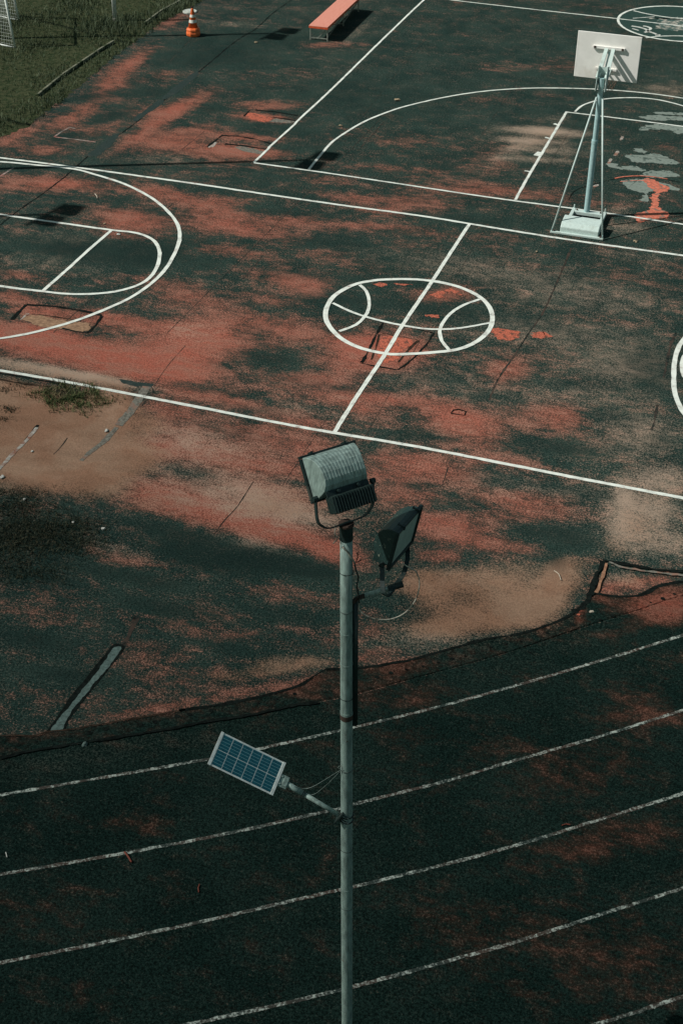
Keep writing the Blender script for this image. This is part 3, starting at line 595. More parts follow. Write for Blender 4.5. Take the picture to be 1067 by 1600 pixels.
b1 = MGL.n('ShaderNodeBsdfTransparent'); b1.inputs[0].default_value = (.86, .9, .88, 1); b2 = MGL.n('ShaderNodeBsdfGlossy'); b2.inputs[1].default_value = .12; b2.inputs[0].default_value = (.9, .95, .93, 1)
b3 = MGL.n('ShaderNodeBsdfDiffuse'); b3.inputs[0].default_value = (.56, .70, .64, 1)
fr = MGL.n('ShaderNodeFresnel'); fr.inputs[0].default_value = 1.5; mx = MGL.n('ShaderNodeMixShader'); mx0 = MGL.n('ShaderNodeMixShader')
MGL.setin(mx0.inputs[0], MGL.ramp(MGL.noise(MGL.pos(), 6, 5, .7), .3, .75, .7, .92)); MGL.l(b1.outputs[0], mx0.inputs[1]); MGL.l(b3.outputs[0], mx0.inputs[2])
MGL.l(fr.outputs[0], mx.inputs[0]); MGL.l(mx0.outputs[0], mx.inputs[1]); MGL.l(b2.outputs[0], mx.inputs[2]); MGL.l(mx.outputs[0], MGL.out.inputs[0]); MGL = MGL.m
MREF = simple('lamp_reflector', (.62, .66, .62), .4, .5, metal=.0, n_scale=8, var=.2, bump=.05)

def lamp_parts(root, C, X, Y, Z, mats, ribs, mount, mount_dir, label=None):
    """one floodlight: C aperture centre, X pivot axis, Y beam direction, Z top of lamp. All in root's space."""
    mh, mf, mb = mats
    W, H, Dp = .275, .205, .22
    prof = [(0, .195), (-.05, .19), (-.10, .17), (-.145, .135), (-.18, .085), (-.20, .025), (-.205, -.035), (-.19, -.09), (-.155, -.135), (-.10, -.165), (-.05, -.185), (0, -.195)]
    T = lambda x, y, z: C+X*x+Y*y+Z*z
    bm = bmesh.new(); nc = 41 if ribs else 3; cols = []
    for i in range(nc):
        u = -1+2*i/(nc-1); row = []
        for (y, z) in prof:
            hw = W-.012-.055*(abs(y)/.2)
            off = 0.0
            if ribs and 2 < i < nc-3 and (i % 3 == 0): off = .0028
            s = 1+off/.2
            row.append(bm.verts.new(T(u*hw, y*s, z*(s if y < 0 else 1))))
        cols.append(row)
    for a, b in zip(cols, cols[1:]):
        for j in range(len(prof)-1): bm.faces.new((a[j], a[j+1], b[j+1], b[j]))
    bm.faces.new(cols[0]); bm.faces.new(cols[-1][::-1])
    h = obj('floodlight', bm, mh, root, bevel=.006)
    if not ribs: pass
    if label: h['label'] = label
    # door frame
    bm = bmesh.new(); ww, hh, bw = W+.012, H+.008, .024
    for s in (-1, 1):
        box(bm, T(0, .012, s*(hh-bw/2)), (2*ww, .034, bw), (X, Y, Z)); box(bm, T(s*(ww-bw/2), .012, 0), (bw, .034, 2*hh-2*bw-.004), (X, Y, Z))
    obj('door_frame', bm, mf, h, bevel=.003)
    # reflector, facets folded to a back panel
    bm = bmesh.new(); o = [T(sx*(W-.03), -.004, sz*(H-.035)) for sx, sz in ((-1, -1), (1, -1), (1, 1), (-1, 1))]; i_ = [T(sx*.10, -.14, sz*.05) for sx, sz in ((-1, -1), (1, -1), (1, 1), (-1, 1))]
    ov = [bm.verts.new(v) for v in o]; iv = [bm.verts.new(v) for v in i_]
    for k in range(4): bm.faces.new((ov[k], ov[(k+1) % 4], iv[(k+1) % 4], iv[k]))
    bm.faces.new(iv); obj('reflector', bm, MREF, h)
    bm = bmesh.new(); tube(bm, [T(-.10, -.085, 0), T(.10, -.085, 0)], .02, 12); obj('bulb', bm, simple('frosted_bulb', (.6, .6, .56), .3), h, smooth=True)
    bm = bmesh.new(); box(bm, T(0, .008, 0), (2*(W-.014), .004, 2*(H-.018)), (X, Y, Z)); obj('glass_pane', bm, MGL, h)
    # clips
    for s in (-.17, .17):
        bm = bmesh.new(); box(bm, T(s, -.002, hh+.006), (.014, .07, .012), (X, Y, Z)); box(bm, T(s, .034, hh-.008), (.014, .01, .036), (X, Y, Z)); box(bm, T(s, -.03, hh+.014), (.03, .012, .008), (X, Y, Z)); obj('clip', bm, mf, h)
    # control gear box with cooling fins
    bm = bmesh.new(); gy, gz = (-.185, -.262) if ribs else (-.13, -.215)
    gw = .21 if ribs else .13
    box(bm, T(0, gy, gz), (2*gw, .13, .145), (X, Y, Z))
    if ribs:
        for k in range(15): box(bm, T(-gw+.02+k*(2*gw-.04)/14, gy-.002, gz), (.008, .156, .158), (X, Y, Z))
        box(bm, T(0, -.165, -.165), (2*gw+.01, .012, .055), (X, (Y-Z*.2).normalized(), (Z+Y*.2).normalized()))
    obj('gear_box', bm, mb, h, bevel=.003)
    for s in (-.10, .10):
        bm = bmesh.new(); tube(bm, [T(s, -.17, -.155), T(s, -.205, -.155)], .014, 8); obj('bolt', bm, mf, h)
    # stirrup
    pz, py = (-.17, -.10) if ribs else (-.175, -.05)
    A, B = T(-W-.018, py, pz), T(W+.018, py, pz); mv = Vector(mount)
    Xh = X - mount_dir*X.dot(mount_dir); Xh.normalize()
    a2, b2 = mv-Xh*.17, mv+Xh*.17
    a1, b1 = A.lerp(mv-Xh*.285, .62), B.lerp(mv+Xh*.285, .62)
    pts = [A, a1, (a1+a2)/2-Xh*.03+(mv-A).normalized()*.01, a2, mv, b2, (b1+b2)/2+Xh*.03+(mv-B).normalized()*.01, b1, B]
    bm = bmesh.new(); P3 = [Vector(p) for p in catmull([np.array(p) for p in pts], .02)]
    rings = []
    for k, p in enumerate(P3):
        t = (P3[min(k+1, len(P3)-1)]-P3[max(k-1, 0)]).normalized(); nrm = t.cross(Y).normalized(); yy = nrm.cross(t)
        rings.append([bm.verts.new(p+nrm*.006*sa+yy*.021*sb) for sa, sb in ((-1, -1), (1, -1), (1, 1), (-1, 1))])
    for r1, r2 in zip(rings, rings[1:]):
        for k in range(4): bm.faces.new((r1[k], r1[(k+1) % 4], r2[(k+1) % 4], r2[k]))
    bm.faces.new(rings[0]); bm.faces.new(rings[-1]); obj('stirrup', bm, mf, h)
    for s, p in ((-1, A), (1, B)):
        bm = bmesh.new(); tube(bm, [p-X*s*.02, p+X*s*.022], .024, 8); obj('pivot_bolt', bm, mf, h)
    return h

# ------------------------------------------------------------------ floodlight pole in front
TOP = Vector((4.2084, -17.1233, 7.0)); BOT = Vector((4.2084+.1, -17.1233, 0.0))
def onpole(z): return BOT.lerp(TOP, z/7.0)
pole = empty('floodlight_pole', BOT)
tag(pole, 'tall galvanised pole at the track carrying two floodlights and a small solar street light', 'light pole')
KS = .93; H0S = CAM[2]*(1-KS)/KS
L = lambda v: Vector(v)-BOT+Vector((0, 0, H0S))
pb_ = Vector(CAM.tolist())+(BOT-Vector(CAM.tolist()))*KS; pole.location = (pb_.x, pb_.y, 0); pole.scale = (KS,)*3
bm = bmesh.new(); tube(bm, [L(onpole(z)) for z in (-H0S, 0, 1, 2, 3, 4, 5, 6, 7)], [.062, .062, .062, .062, .061, .060, .0585, .057, .056], 32); obj('pole', bm, MPOLE, pole, smooth=True)
bm = bmesh.new(); tube(bm, [L(onpole(-H0S)), L(onpole(-H0S+.03))], .16, 24); obj('base_plate', bm, MPOLE, pole)
for z, r, m_, hgt in ((4.76, .0635, MRUST, .03), (4.80, .0625, MPOLE, .02), (5.42, .0605, MPOLE, .008), (5.80, .0600, MPOLE, .008), (6.06, .060, MWIRE, .008), (4.05, .0625, MWIRE, .010), (2.3, .064, MPOLE, .01)):
    bm = bmesh.new(); tube(bm, [L(onpole(z-hgt)), L(onpole(z+hgt))], r, 32); obj('band', bm, m_, pole, smooth=False)
bm = bmesh.new(); tube(bm, [L(onpole(6.86)), L(onpole(7.0))+Vector((0, 0, .012))], .060, 24); obj('pole_cap', bm, MDB, pole)
bm = bmesh.new(); tube(bm, [L(onpole(6.95)), L(onpole(7.03))], [.03, .03], 12); tube(bm, [L(onpole(7.012)), L(onpole(7.03))], .07, 20); obj('mounting_plate', bm, MRUST, pole)
for z in (6.5, 5.0, 2.9, 2.0):
    bm = bmesh.new(); q_ = onpole(z); tube(bm, [L(q_+Vector((math.cos(t)*.0625, math.sin(t)*.0625, .004*math.sin(3*t)))) for t in np.linspace(0, 2*math.pi, 25)[:-1]], .0028, 5, closed=True); obj('cable_tie', bm, MCAB, pole)
# dark conduit strapped to the right of the pole
bm = bmesh.new(); o1 = ax(.083, 0, -.02); tube(bm, [L(onpole(6.16)+o1), L(onpole(5.4)+o1), L(onpole(4.64)+o1)], .026, 14); obj('conduit', bm, MDB, pole, smooth=True)
# upper floodlight
s1 = 2269.57/12.74
X1 = ax(.852, .28, -.446).normalized(); Y1 = ax(-.452, -.046, -.892); Y1 = (Y1-X1*Y1.dot(X1)).normalized(); Z1 = X1.cross(Y1).normalized()
C1 = TOP + ax((521.6-541)/s1, (822-737)/s1, .0)
lamp_parts(pole, L(C1), X1, Y1, Z1, (MALU, MDB, MDB), True, L(TOP+Vector((0, 0, .04))), Vector((0, 0, 1)), 'ribbed bare metal floodlight on the pole top, seen from behind')
# lower floodlight on a side arm
PA = onpole(6.16); s2 = 2269.57/13.2
AE = PA + ax(88/s2, 27/s2, .0); A0 = PA + ax(.055, -.01, 0)
bm = bmesh.new(); tube(bm, [L(A0), L(PA+ax(.10, .03, 0)), L(PA+ax(.17, .055, 0))], [.022, .022, .022], 12); obj('arm_elbow', bm, MRUST, pole, smooth=True)
bm = bmesh.new(); tube(bm, [L(PA+ax(.165, .053, 0)), L(AE)], .024, 16); obj('side_arm', bm, MPOLE, pole, smooth=True)
bm = bmesh.new(); d_ = (AE-PA).normalized(); tube(bm, [L(AE-d_*.14), L(AE+d_*.004)], .030, 16); obj('arm_sleeve', bm, MDB, pole)
X2 = ax(-.42, -.437, .79).normalized(); Y2 = ax(.86, -.41, .30); Y2 = (Y2-X2*Y2.dot(X2)).normalized(); Z2 = X2.cross(Y2).normalized()
C2 = PA + ax((630.6-541)/s2, (941-839.8)/s2, .0)
MT = PA + ax((618-541)/s2, (941-915)/s2, .0)
lamp_parts(pole, L(C2), X2, Y2, Z2, (MDG, MDB, MDG), False, L(MT), Vector((0, 0, 1)), 'dark green chipped floodlight with grey glass on the side arm')
# cables
def cable(pts, r, mat, name='cable'):
    bm = bmesh.new(); P3 = [Vector(p) for p in catmull([np.array(L(p)) for p in pts], .02)]; tube(bm, P3, r, 6); return obj(name, bm, mat, pole, smooth=True)
def pp(x, y, z, c_=0.0):      # beside the pole: picture offset turned to metres at the pole's height z
    s = 2269.57/(12.74+(7-z)*.5736); q_ = onpole(z)
    return q_+ax((x-541)/s, 0, .05+c_)+Vector((0, 0, 0))
def near(x, y, c_=0.0):       # point at the pole's distance
    z = np.interp(y, [822, 960, 1088, 1205, 1313], [7, 6, 5, 4, 3]); s = 2269.57/(12.74+(7-z)*.5736); q_ = onpole(z)
    return q_+ax((x-541.3)/s, 0, c_)
cable([near(535, 853, .07), near(543, 860, .07), near(549, 869, .06), near(554, 877, .03)], .009, MCAW, 'cable_sleeve')
cable([near(554, 876, .03), near(557, 890, .03), near(559, 905, .02), near(557, 920, .02), near(561, 935, .02), near(561, 950, .03), near(565, 955, .05), near(576, 962, .05), near(592, 966, .05), near(612, 965, .04), near(632, 956, .03), near(648, 937, .02), near(655, 915, .0), near(654, 900, 0), near(648, 889, 0), near(638, 884, 0), near(629, 878, 0)], .0055, MCAW, 'cable')
cable([near(554, 878, .04), near(556, 889, .05), near(560, 899, .04), near(558, 912, .03), near(560, 926, .04), near(561, 940, .04)], .006, MCAB)
cable([near(558, 862, 0), near(559, 870, 0), near(556, 877, 0), near(565, 873, 0)], .005, MCAB)
cable([near(552, 846, 0), near(558, 850, 0), near(561, 858, 0), near(559, 868, 0)], .0022, MCAB)
cable([near(522, 812, .0), near(525, 824, .03), near(523, 832, .04), near(527, 840, .05), near(521, 848, .05)], .0045, MCAW)
cable([near(527, 836, .05), near(532, 845, .06), near(534, 851, .07)], .003, MCAW)
cable([near(558, 1105, 0), near(563, 1107, 0), near(569, 1116, 0), near(572, 1128, 0), near(568, 1138, 0)], .0025, MCAB)
cable([near(625, 918, .03), near(628, 930, .03), near(626, 938, .03), near(634, 952, .02), near(632, 960, .02)], .0018, MCAB)
# solar street light
PC = onpole(3.39); s3 = 2269.57/14.81
LD = ax(.872, -.46, -.17).normalized(); SD = ax(-.38, -.80, .455); SD = (SD-LD*SD.dot(LD)).normalized(); ND = SD.cross(LD).normalized()
if ND.z < 0: ND = -ND
CP = PC + ax((387.4-541)/s3, (1273-1187)/s3, .2)
lw, ww_ = .735, .36
bm = bmesh.new(); box(bm, L(CP-ND*.028), (lw*.985, ww_*.95, .05), (LD, SD, ND)); sl = obj('solar_light', bm, MDB, pole, bevel=.012)
sl['label'] = 'blue solar panel lamp on a short arm low on the pole'
MFR = simple('panel_frame_metal', (.66, .71, .68), .45, .5, metal=.3, n_scale=30, var=.15, bump=.05, dirt=(.3, .3, .26), dlo=.6, dhi=.7)
bm = bmesh.new(); box(bm, L(CP+ND*.002), (lw, ww_, .01), (LD, SD, ND))
for s in (-1, 1): box(bm, L(CP+ND*.006+LD*s*(lw/2-.014)), (.028, ww_+.004, .016), (LD, SD, ND))
obj('panel_frame', bm, MFR, sl)
mc = NT('solar_cell'); Pm = mc.n('ShaderNodeAttribute', attribute_name='cellv').outputs['Fac']
st = mc.math('FRACT', Pm); fl = mc.ramp(st, .10, .22, 1, 0); nn = mc.noise(mc.pos(), 40, 2, .5)
cc_ = mc.mix(mc.ramp(nn, .3, .7), (.004, .055, .080), (.007, .085, .115)); cc_ = mc.mix(mc.math('MULTIPLY', fl, .8), cc_, (.12, .27, .30)); mc.bsdf(cc_, .28, .5)
bm = bmesh.new(); vals = []; nL, nS = 6, 2; iL, iS = lw-.066, ww_-.028; gap = .010
for i in range(nL):
    for j in range(nS):
        a = -iL/2+i*iL/nL+gap/2; b = -iL/2+(i+1)*iL/nL-gap/2; c0 = -iS/2+j*iS/nS+gap/4; d0 = -iS/2+(j+1)*iS/nS-gap/4
        vs = [bm.verts.new(L(CP+ND*.0095+LD*x+SD*y)) for x, y in ((a, c0), (b, c0), (b, d0), (a, d0))]; bm.faces.new(vs); vals += [0.0, 0.0, 5.0, 5.0]
o = obj('solar_panel', bm, mc.m, sl); aa = o.data.attributes.new('cellv', 'FLOAT', 'POINT'); aa.data.foreach_set('value', vals)
EN = CP+LD*(lw/2)-ND*.01
bm = bmesh.new(); box(bm, L(EN+LD*.05-ND*.012), (.10, .13, .05), (LD, SD, ND)); box(bm, L(EN+LD*.07+ND*.018), (.05, .10, .02), (LD, SD, ND))
for k in (-.04, .04):
    for m_ in (.02, .08): tube(bm, [L(EN+LD*m_+SD*k+ND*.0), L(EN+LD*m_+SD*k+ND*.03)], .009, 8)
obj('arm_joint', bm, MPOLE, sl, bevel=.004)
AR = (PC+ax(-.06, .0, .03)); SA = EN+LD*.08-ND*.01
bm = bmesh.new(); tube(bm, [L(SA), L(SA.lerp(AR, .3))],   .030, 16); obj('arm_collar', bm, MPOLE, sl, smooth=True)
bm = bmesh.new(); tube(bm, [L(SA.lerp(AR, .28)), L(AR)], .024, 16); obj('arm', bm, MPOLE, sl, smooth=True)
bm = bmesh.new(); dA = (AR-SA).normalized()
for k in (.30, .33): tube(bm, [L(SA.lerp(AR, k)), L(SA.lerp(AR, k)+dA*.008)], .033, 14)
obj('hose_clamp', bm, MDB, sl)
bm = bmesh.new(); box(bm, L(AR-dA*.012), (.012, .11, .17), (dA, dA.cross(Vector((0, 0, 1))).normalized(), dA.cross(Vector((0, 0, 1))).normalized().cross(dA)))
for k in (-.035, .035):
    q0 = onpole(3.39+k-.02)+Vector((0, 0, 0)); tube(bm, [L(q0+Vector((math.cos(t)*.069, math.sin(t)*.069, 0))) for t in np.linspace(0, 2*math.pi, 25)[:-1]], .006, 6, closed=True)
    tube(bm, [L(AR-dA*.03+Vector((0, 0, k))), L(onpole(3.39)+ax(.02, -.05, .075)+Vector((0, 0, k)))], .006, 8)
obj('pole_clamp', bm, MDB, sl)
cable([SA.lerp(AR, .12)+ND*.03, SA.lerp(AR, .45)+ax(0, .11, .03), near(531, 1201, .05), near(538, 1203, .064)], .0025, MWIRE, 'stay_wire')
cable([SA.lerp(AR, .32)+ND*.02, SA.lerp(AR, .55)+ax(.0, .085, .03), near(530, 1203, .05), near(527, 1196, .05), near(531, 1193, .05)], .0022, MWIRE, 'stay_wire')

# ------------------------------------------------------------------ basketball hoop
MMINT = simple('mint_paint', (.46, .56, .53), .6, .3, n_scale=16, var=.07, bump=.06, dirt=(.36, .42, .38), dscale=5, dlo=.5, dhi=.75)
MBLUE = simple('pale_blue_paint', (.31, .46, .465), .55, .3, n_scale=16, var=.08, bump=.06, dirt=(.24, .34, .34), dscale=5, dlo=.5, dhi=.75)
MBOARD = simple('backboard_paint', (.82, .81, .77), .7, .3, n_scale=3, var=.05, bump=.05, dirt=(.66, .64, .58), dscale=1.6, dlo=.5, dhi=.8)
H0 = Vector((2.60, 6.51, 0)); hoop = empty('basketball_hoop', H0)
tag(hoop, 'pale blue steel basketball stand with white backboard seen from behind', 'basketball hoop')
h = lambda x, y, z: Vector((x-H0.x, y-H0.y, z))
bm = bmesh.new(); tube(bm, [h(2.6, 6.51, .12), h(2.6, 6.51, 1.9)], .072, 20); tube(bm, [h(2.6, 6.51, 1.88), h(2.6, 6.51, 3.42)], .062, 20); tube(bm, [h(2.6, 6.51, 1.86), h(2.6, 6.51, 1.94)], .078, 20); obj('pole', bm, MBLUE, hoop, smooth=False)
bm = bmesh.new()
bar(bm, h(1.97, 5.27, .03), h(3.24, 5.27, .03), .07, .05)
for x in (2.27, 3.03): bar(bm, h(x, 5.31, .09), h(x, 6.66, .09), .08, .09)
bar(bm, h(2.315, 6.50, .09), h(2.985, 6.50, .09), .16, .085)
for x in (2.27, 3.03): box(bm, h(x, 6.62, .17), (.03, .03, .10))
obj('base_frame', bm, MMINT, hoop, bevel=.008)
bm = bmesh.new()                              # ballast box with a sloped top
pr = [(5.30, .03), (5.30, .17), (5.40, .26), (5.78, .29), (5.82, .26), (5.82, .03)]
a = [bm.verts.new(h(2.19, y, z)) for y, z in pr]; b = [bm.verts.new(h(3.11, y, z)) for y, z in pr]
for k in range(len(pr)): bm.faces.new((a[k], a[(k+1) % len(pr)], b[(k+1) % len(pr)], b[k]))
bm.faces.new(a); bm.faces.new(b); obj('ballast_box', bm, MMINT, hoop, bevel=.02)
for x, tx in ((2.0, 2.53), (3.215, 2.67)):
    bm = bmesh.new(); tube(bm, [h(x, 5.27, .05), h(tx, 6.47, 2.98)], .021, 10); obj('stay', bm, MMINT, hoop, smooth=True)
    bm = bmesh.new(); box(bm, h(x, 5.27, .08), (.012, .05, .08)); obj('stay_lug', bm, MBLUE, hoop)
BY = 7.50; XB = 2.53; WB, ZB, HB = 1.50, 3.07, 1.08
bm = bmesh.new(); box(bm, h(XB, BY, ZB+HB/2), (WB, .03, HB)); obj('backboard', bm, MBOARD, hoop, bevel=.006)
bm = bmesh.new()
for dx in (-.11, .11):
    bar(bm, h(2.6+dx, 6.48, 3.12), h(2.6+dx*.95, 6.62, 3.66), .012, .26, up=(0, 1, 0))
box(bm, h(2.6, 6.66, 3.38), (.20, .012, .50))
obj('head_bracket', bm, MMINT, hoop)
bm = bmesh.new()
for dx in (-.10, .10):
    bar(bm, h(2.6+dx, 6.46, 3.42), h(2.57+dx*.8, BY-.05, 3.80), .085, .05)
    bar(bm, h(2.6+dx, 6.46, 3.30), h(2.57+dx*.8, BY-.05, 3.33), .03, .04)
obj('arms', bm, MMINT, hoop)
bm = bmesh.new(); bar(bm, h(2.60, 6.56, 3.30), h(2.57, BY-.06, 3.74), .03, .03); obj('brace', bm, MBLUE, hoop)
bm = bmesh.new(); bar(bm, h(2.17, BY-.04, 3.83), h(2.92, BY-.04, 3.83), .045, .06); obj('mounting_rail', bm, MBOARD, hoop)
bm = bmesh.new(); bar(bm, h(2.28, BY-.04, 3.33), h(2.78, BY-.04, 3.33), .045, .05); obj('mounting_rail', bm, MBOARD, hoop)
MORG = simple('rusty_orange_rim', (.30, .07, .025), .7, .2, n_scale=20, dirt=(.08, .04, .03)); MNET = simple('old_net', (.22, .15, .11), .9, .1, bump=0)
rc_ = h(XB+.04, BY+.42, 3.10)
bm = bmesh.new(); tube(bm, [rc_+Vector((math.cos(t)*.228, math.sin(t)*.228, 0)) for t in np.linspace(0, 2*math.pi, 33)[:-1]], .010, 8, closed=True)
for dx in (-.09, .09): bar(bm, h(XB+.04+dx, BY+.01, 3.10), h(XB+.04+dx, BY+.235, 3.10), .02, .012)
box(bm, h(XB+.04, BY+.022, 3.14), (.24, .012, .14)); obj('rim', bm, MORG, hoop)
bm = bmesh.new()
for k in range(12):
    for s in (-1, 1):
        pts = []
        for j in range(7):
            t = j/6; r = .225-.095*t+.015*math.sin(t*5); a_ = (k+s*j*.5)*2*math.pi/12; pts.append(rc_+Vector((math.cos(a_)*r, math.sin(a_)*r, -.42*t)))
        tube(bm, pts, .004, 4)
obj('net', bm, MNET, hoop)

for x_, y_, z_ in ((2.27, 5.9, .14), (3.03, 5.9, .14), (2.36, 6.50, .135), (2.94, 6.50, .135), (2.05, 5.27, .06), (3.16, 5.27, .06)):
    bm = bmesh.new(); tube(bm, [h(x_, y_, z_), h(x_, y_, z_+.03)], .022, 6); obj('bolt', bm, MRUST, hoop)
for x_ in (2.22, 2.87):
    bm = bmesh.new(); box(bm, h(x_, BY-.064, 3.83), (.05, .012, .05)); obj('bolt_plate', bm, MRUST, hoop)
# ------------------------------------------------------------------ bench
def pz(x, y, z): return Vector(at(x, y, z).tolist())
MBP = NT('faded_pink_board'); a = MBP.noise(MBP.pos((6, .4, 1)), 12, 4, .6); b = MBP.noise(MBP.pos(), 8, 5, .7)
c = MBP.mix(MBP.ramp(a, .35, .65), (.56, .215, .155), (.62, .265, .20)); c = MBP.mix(MBP.ramp(b, .62, .72), c, (.42, .10, .06)); MBP.bsdf(c, .65, .3, bump=a, bs=.2, bd=.004); MBP = MBP.m
MBO = simple('orange_edge', (.60, .09, .03), .6, .3, n_scale=20, dirt=(.25, .06, .03), dlo=.55)
MLG = galv('bench_steel', (.22, .24, .21), rough=.6)
zt = .47
bA, bB = pz(482.5, 39.5, zt), pz(512, 42.5, zt); bC = pz(557.5, 0, zt)
ydir = (bC-bB).normalized(); xdir = Vector((ydir.y, -ydir.x, 0)); wdt = (bB-bA).dot(xdir); LEN = 3.6
bench = empty('bench', Vector((bA.x, bA.y, 0))); tag(bench, 'long low bench with faded salmon top and orange edges beside the court corner', 'bench')
bl = lambda x, y, z: xdir*x + ydir*y + Vector((0, 0, z))
bm = bmesh.new(); box(bm, bl(wdt/2, LEN/2, zt-.012), (wdt, LEN, .024), (xdir, ydir, Vector((0, 0, 1)))); obj('seat', bm, MBP, bench, bevel=.004)
bm = bmesh.new()
for xx in (.012, wdt-.012): box(bm, bl(xx, LEN/2, zt-.05), (.024, LEN, .05), (xdir, ydir, Vector((0, 0, 1))))
for yy in (.012, LEN-.012): box(bm, bl(wdt/2, yy, zt-.052), (wdt-.052, .024, .055), (xdir, ydir, Vector((0, 0, 1))))
obj('edge_rail', bm, MBO, bench)
for yy in (.07, LEN/2, LEN-.07):
    for xx in (.03, wdt-.03):
        bm = bmesh.new(); bar(bm, bl(xx, yy, 0), bl(xx, yy, zt-.075), .03, .03, up=xdir); obj('leg', bm, MLG, bench)
    bm = bmesh.new(); bar(bm, bl(.05, yy, .07), bl(wdt-.05, yy, .07), .025, .025); obj('stretcher', bm, MLG, bench)
    bm = bmesh.new(); bar(bm, bl(wdt*.45, yy+.01, .085), bl(wdt-.04, yy+.03, zt-.09), .022, .022); obj('brace', bm, MLG, bench)
for sgn in (0, 1):
    bm = bmesh.new(); y0, y1 = (.12, LEN/2-.06) if sgn == 0 else (LEN/2+.06, LEN-.12); bar(bm, bl(wdt-.05, y0, .09), bl(wdt-.05, y1, .33), .025, .025); obj('side_brace', bm, MLG, bench)

# ------------------------------------------------------------------ traffic cone
MCN = simple('faded_orange_plastic', (.66, .13, .03), .55, .4, n_scale=10, var=.12, bump=.05, dirt=(.42, .10, .04), dscale=6, dlo=.55, dhi=.75)
MCW = simple('reflective_white', (.66, .66, .60), .5, .4, n_scale=10, var=.1)
c0 = Vector((*g2(302.5, 55.5), 0)); cone = empty('traffic_cone', c0); tag(cone, 'orange traffic cone with two white bands near the grass edge', 'traffic cone')
def lathe(bm, prof, seg=28, cx=0, cy=0):
    rings = [[bm.verts.new((cx+math.cos(t)*r, cy+math.sin(t)*r, z)) for t in np.linspace(0, 2*math.pi, seg+1)[:-1]] for r, z in prof]
    for a, b in zip(rings, rings[1:]):
        for k in range(seg): bm.faces.new((a[k], a[(k+1) % seg], b[(k+1) % seg], b[k]))
    bm.faces.new(rings[0][::-1]); bm.faces.new(rings[-1])
bm = bmesh.new(); lathe(bm, [(.20, 0), (.235, .02), (.245, .10), (.225, .17), (.235, .20), (.215, .25), (.16, .27)], 8); obj('base', bm, MCN, cone, bevel=.02)
cr = lambda z: .155-.115*(z-.26)/.60
bm = bmesh.new(); lathe(bm, [(cr(.26), .26), (cr(.84), .84), (.035, .875)]); obj('cone_body', bm, MCN, cone, smooth=True)
for z0, z1 in ((.43, .52), (.60, .68)):
    bm = bmesh.new(); lathe(bm, [(cr(z0)+.004, z0), (cr(z1)+.004, z1)]); obj('reflective_band', bm, MCW, cone, smooth=False)
bm = bmesh.new(); lathe(bm, [(.035, .86), (.03, .93), (.018, .945)], 12); obj('tip', bm, simple('dark_rubber', (.06, .03, .02), .7), cone)

# ------------------------------------------------------------------ goal, post, manhole
MWT = galv('white_steel_tube', (.62, .66, .62), rl=.68, rh=.75, rough=.5, metal=0.0)
g1 = Vector((*g2(24.5, 76), 0)); g2_ = Vector((*g2(30, 33), 0)); mdir = (g2_-g1).normalized(); bdir = (Vector((*g2(-20, 66.5), 0))-g1).normalized()
goal = empty('football_goal', g1); tag(goal, 'small white tube football goal with net, standing on the grass', 'goal')
gw_ = (g2_-g1).length; gh, gd = 2.0, 1.1
q0 = Vector((0, 0, 0)); q1 = mdir*gw_
tilt = bdir*.25
T0, T1 = q0+tilt*.9+Vector((0, 0, gh)), q1+tilt*.9+Vector((0, 0, gh)); B0, B1 = q0+bdir*gd, q1+bdir*gd
for a, b in ((q0, T0), (q1, T1)):
    bm = bmesh.new(); tube(bm, [a, b], .035, 14); obj('post', bm, MWT, goal, smooth=True)
bm = bmesh.new(); tube(bm, [T0, T1], .035, 14); obj('crossbar', bm, MWT, goal, smooth=True)
bm = bmesh.new(); tube(bm, [q0+Vector((0, 0, .03)), B0+Vector((0, 0, .03))], .026, 10); tube(bm, [q1+Vector((0, 0, .03)), B1+Vector((0, 0, .03))], .026, 10); tube(bm, [B0+Vector((0, 0, .03)), B1+Vector((0, 0, .03))], .026, 10)
for a, b in ((T0, B0), (T1, B1)): tube(bm, [a, b], .02, 10)
obj('rear_frame', bm, MWT, goal, smooth=True)
MNT = simple('white_net_cord', (.55, .6, .56), .8, .2, bump=0)
bm = bmesh.new()
def netquad(a, b, c_, d, nu, nv, sag=.0):
    f = lambda u, v: (a.lerp(b, u)).lerp(d.lerp(c_, u), v)+Vector((0, 0, -sag*math.sin(u*math.pi)*math.sin(v*math.pi)))
    for i in range(nu+1): tube(bm, [f(i/nu, j/6) for j in range(7)], .0035, 3)
    for j in range(nv+1): tube(bm, [f(i/6, j/nv) for i in range(7)], .0035, 3)
netquad(B0, B1, T1, T0, 28, 20, .08)
for a, b, t in ((q0, B0, T0), (q1, B1, T1)): netquad(a, b, t.lerp(b, .02), t, 10, 18)
obj('net', bm, MNT, goal)
p0 = Vector((*g2(180.5, 33), 0)); bm = bmesh.new(); tube(bm, [(0, 0, 0), (0, 0, 2.5)], .072, 20); gp = empty('goal_post', p0); obj('post', bm, MWT, gp, smooth=True)
tag(gp, 'thick round white post rising from the dark tussock of grass', 'post')
bm = bmesh.new(); tube(bm, [(0, 0, 0), (0, 0, .10)], .082, 20); obj('base_collar', bm, simple('scuffed_base', (.3, .3, .26), .8, dirt=(.08, .09, .06)), gp)
bm = bmesh.new(); lathe(bm, [(.076, 2.48), (.076, 2.52), (.05, 2.55)], 20); obj('cap', bm, MWT, gp)
mh = Vector((*g2(297, 19), 0)); bm = bmesh.new(); lathe(bm, [(.24, 0), (.24, .04), (.22, .05), (.18, .042), (.02, .045)], 28)
o = obj('manhole_cover', bm, simple('pale_concrete', (.42, .45, .41), .85, .1, n_scale=18, dirt=(.2, .22, .19)), smooth=False); o.location = mh; tag(o, 'pale round concrete cover lying behind the traffic cone at the grass edge', 'drain cover')

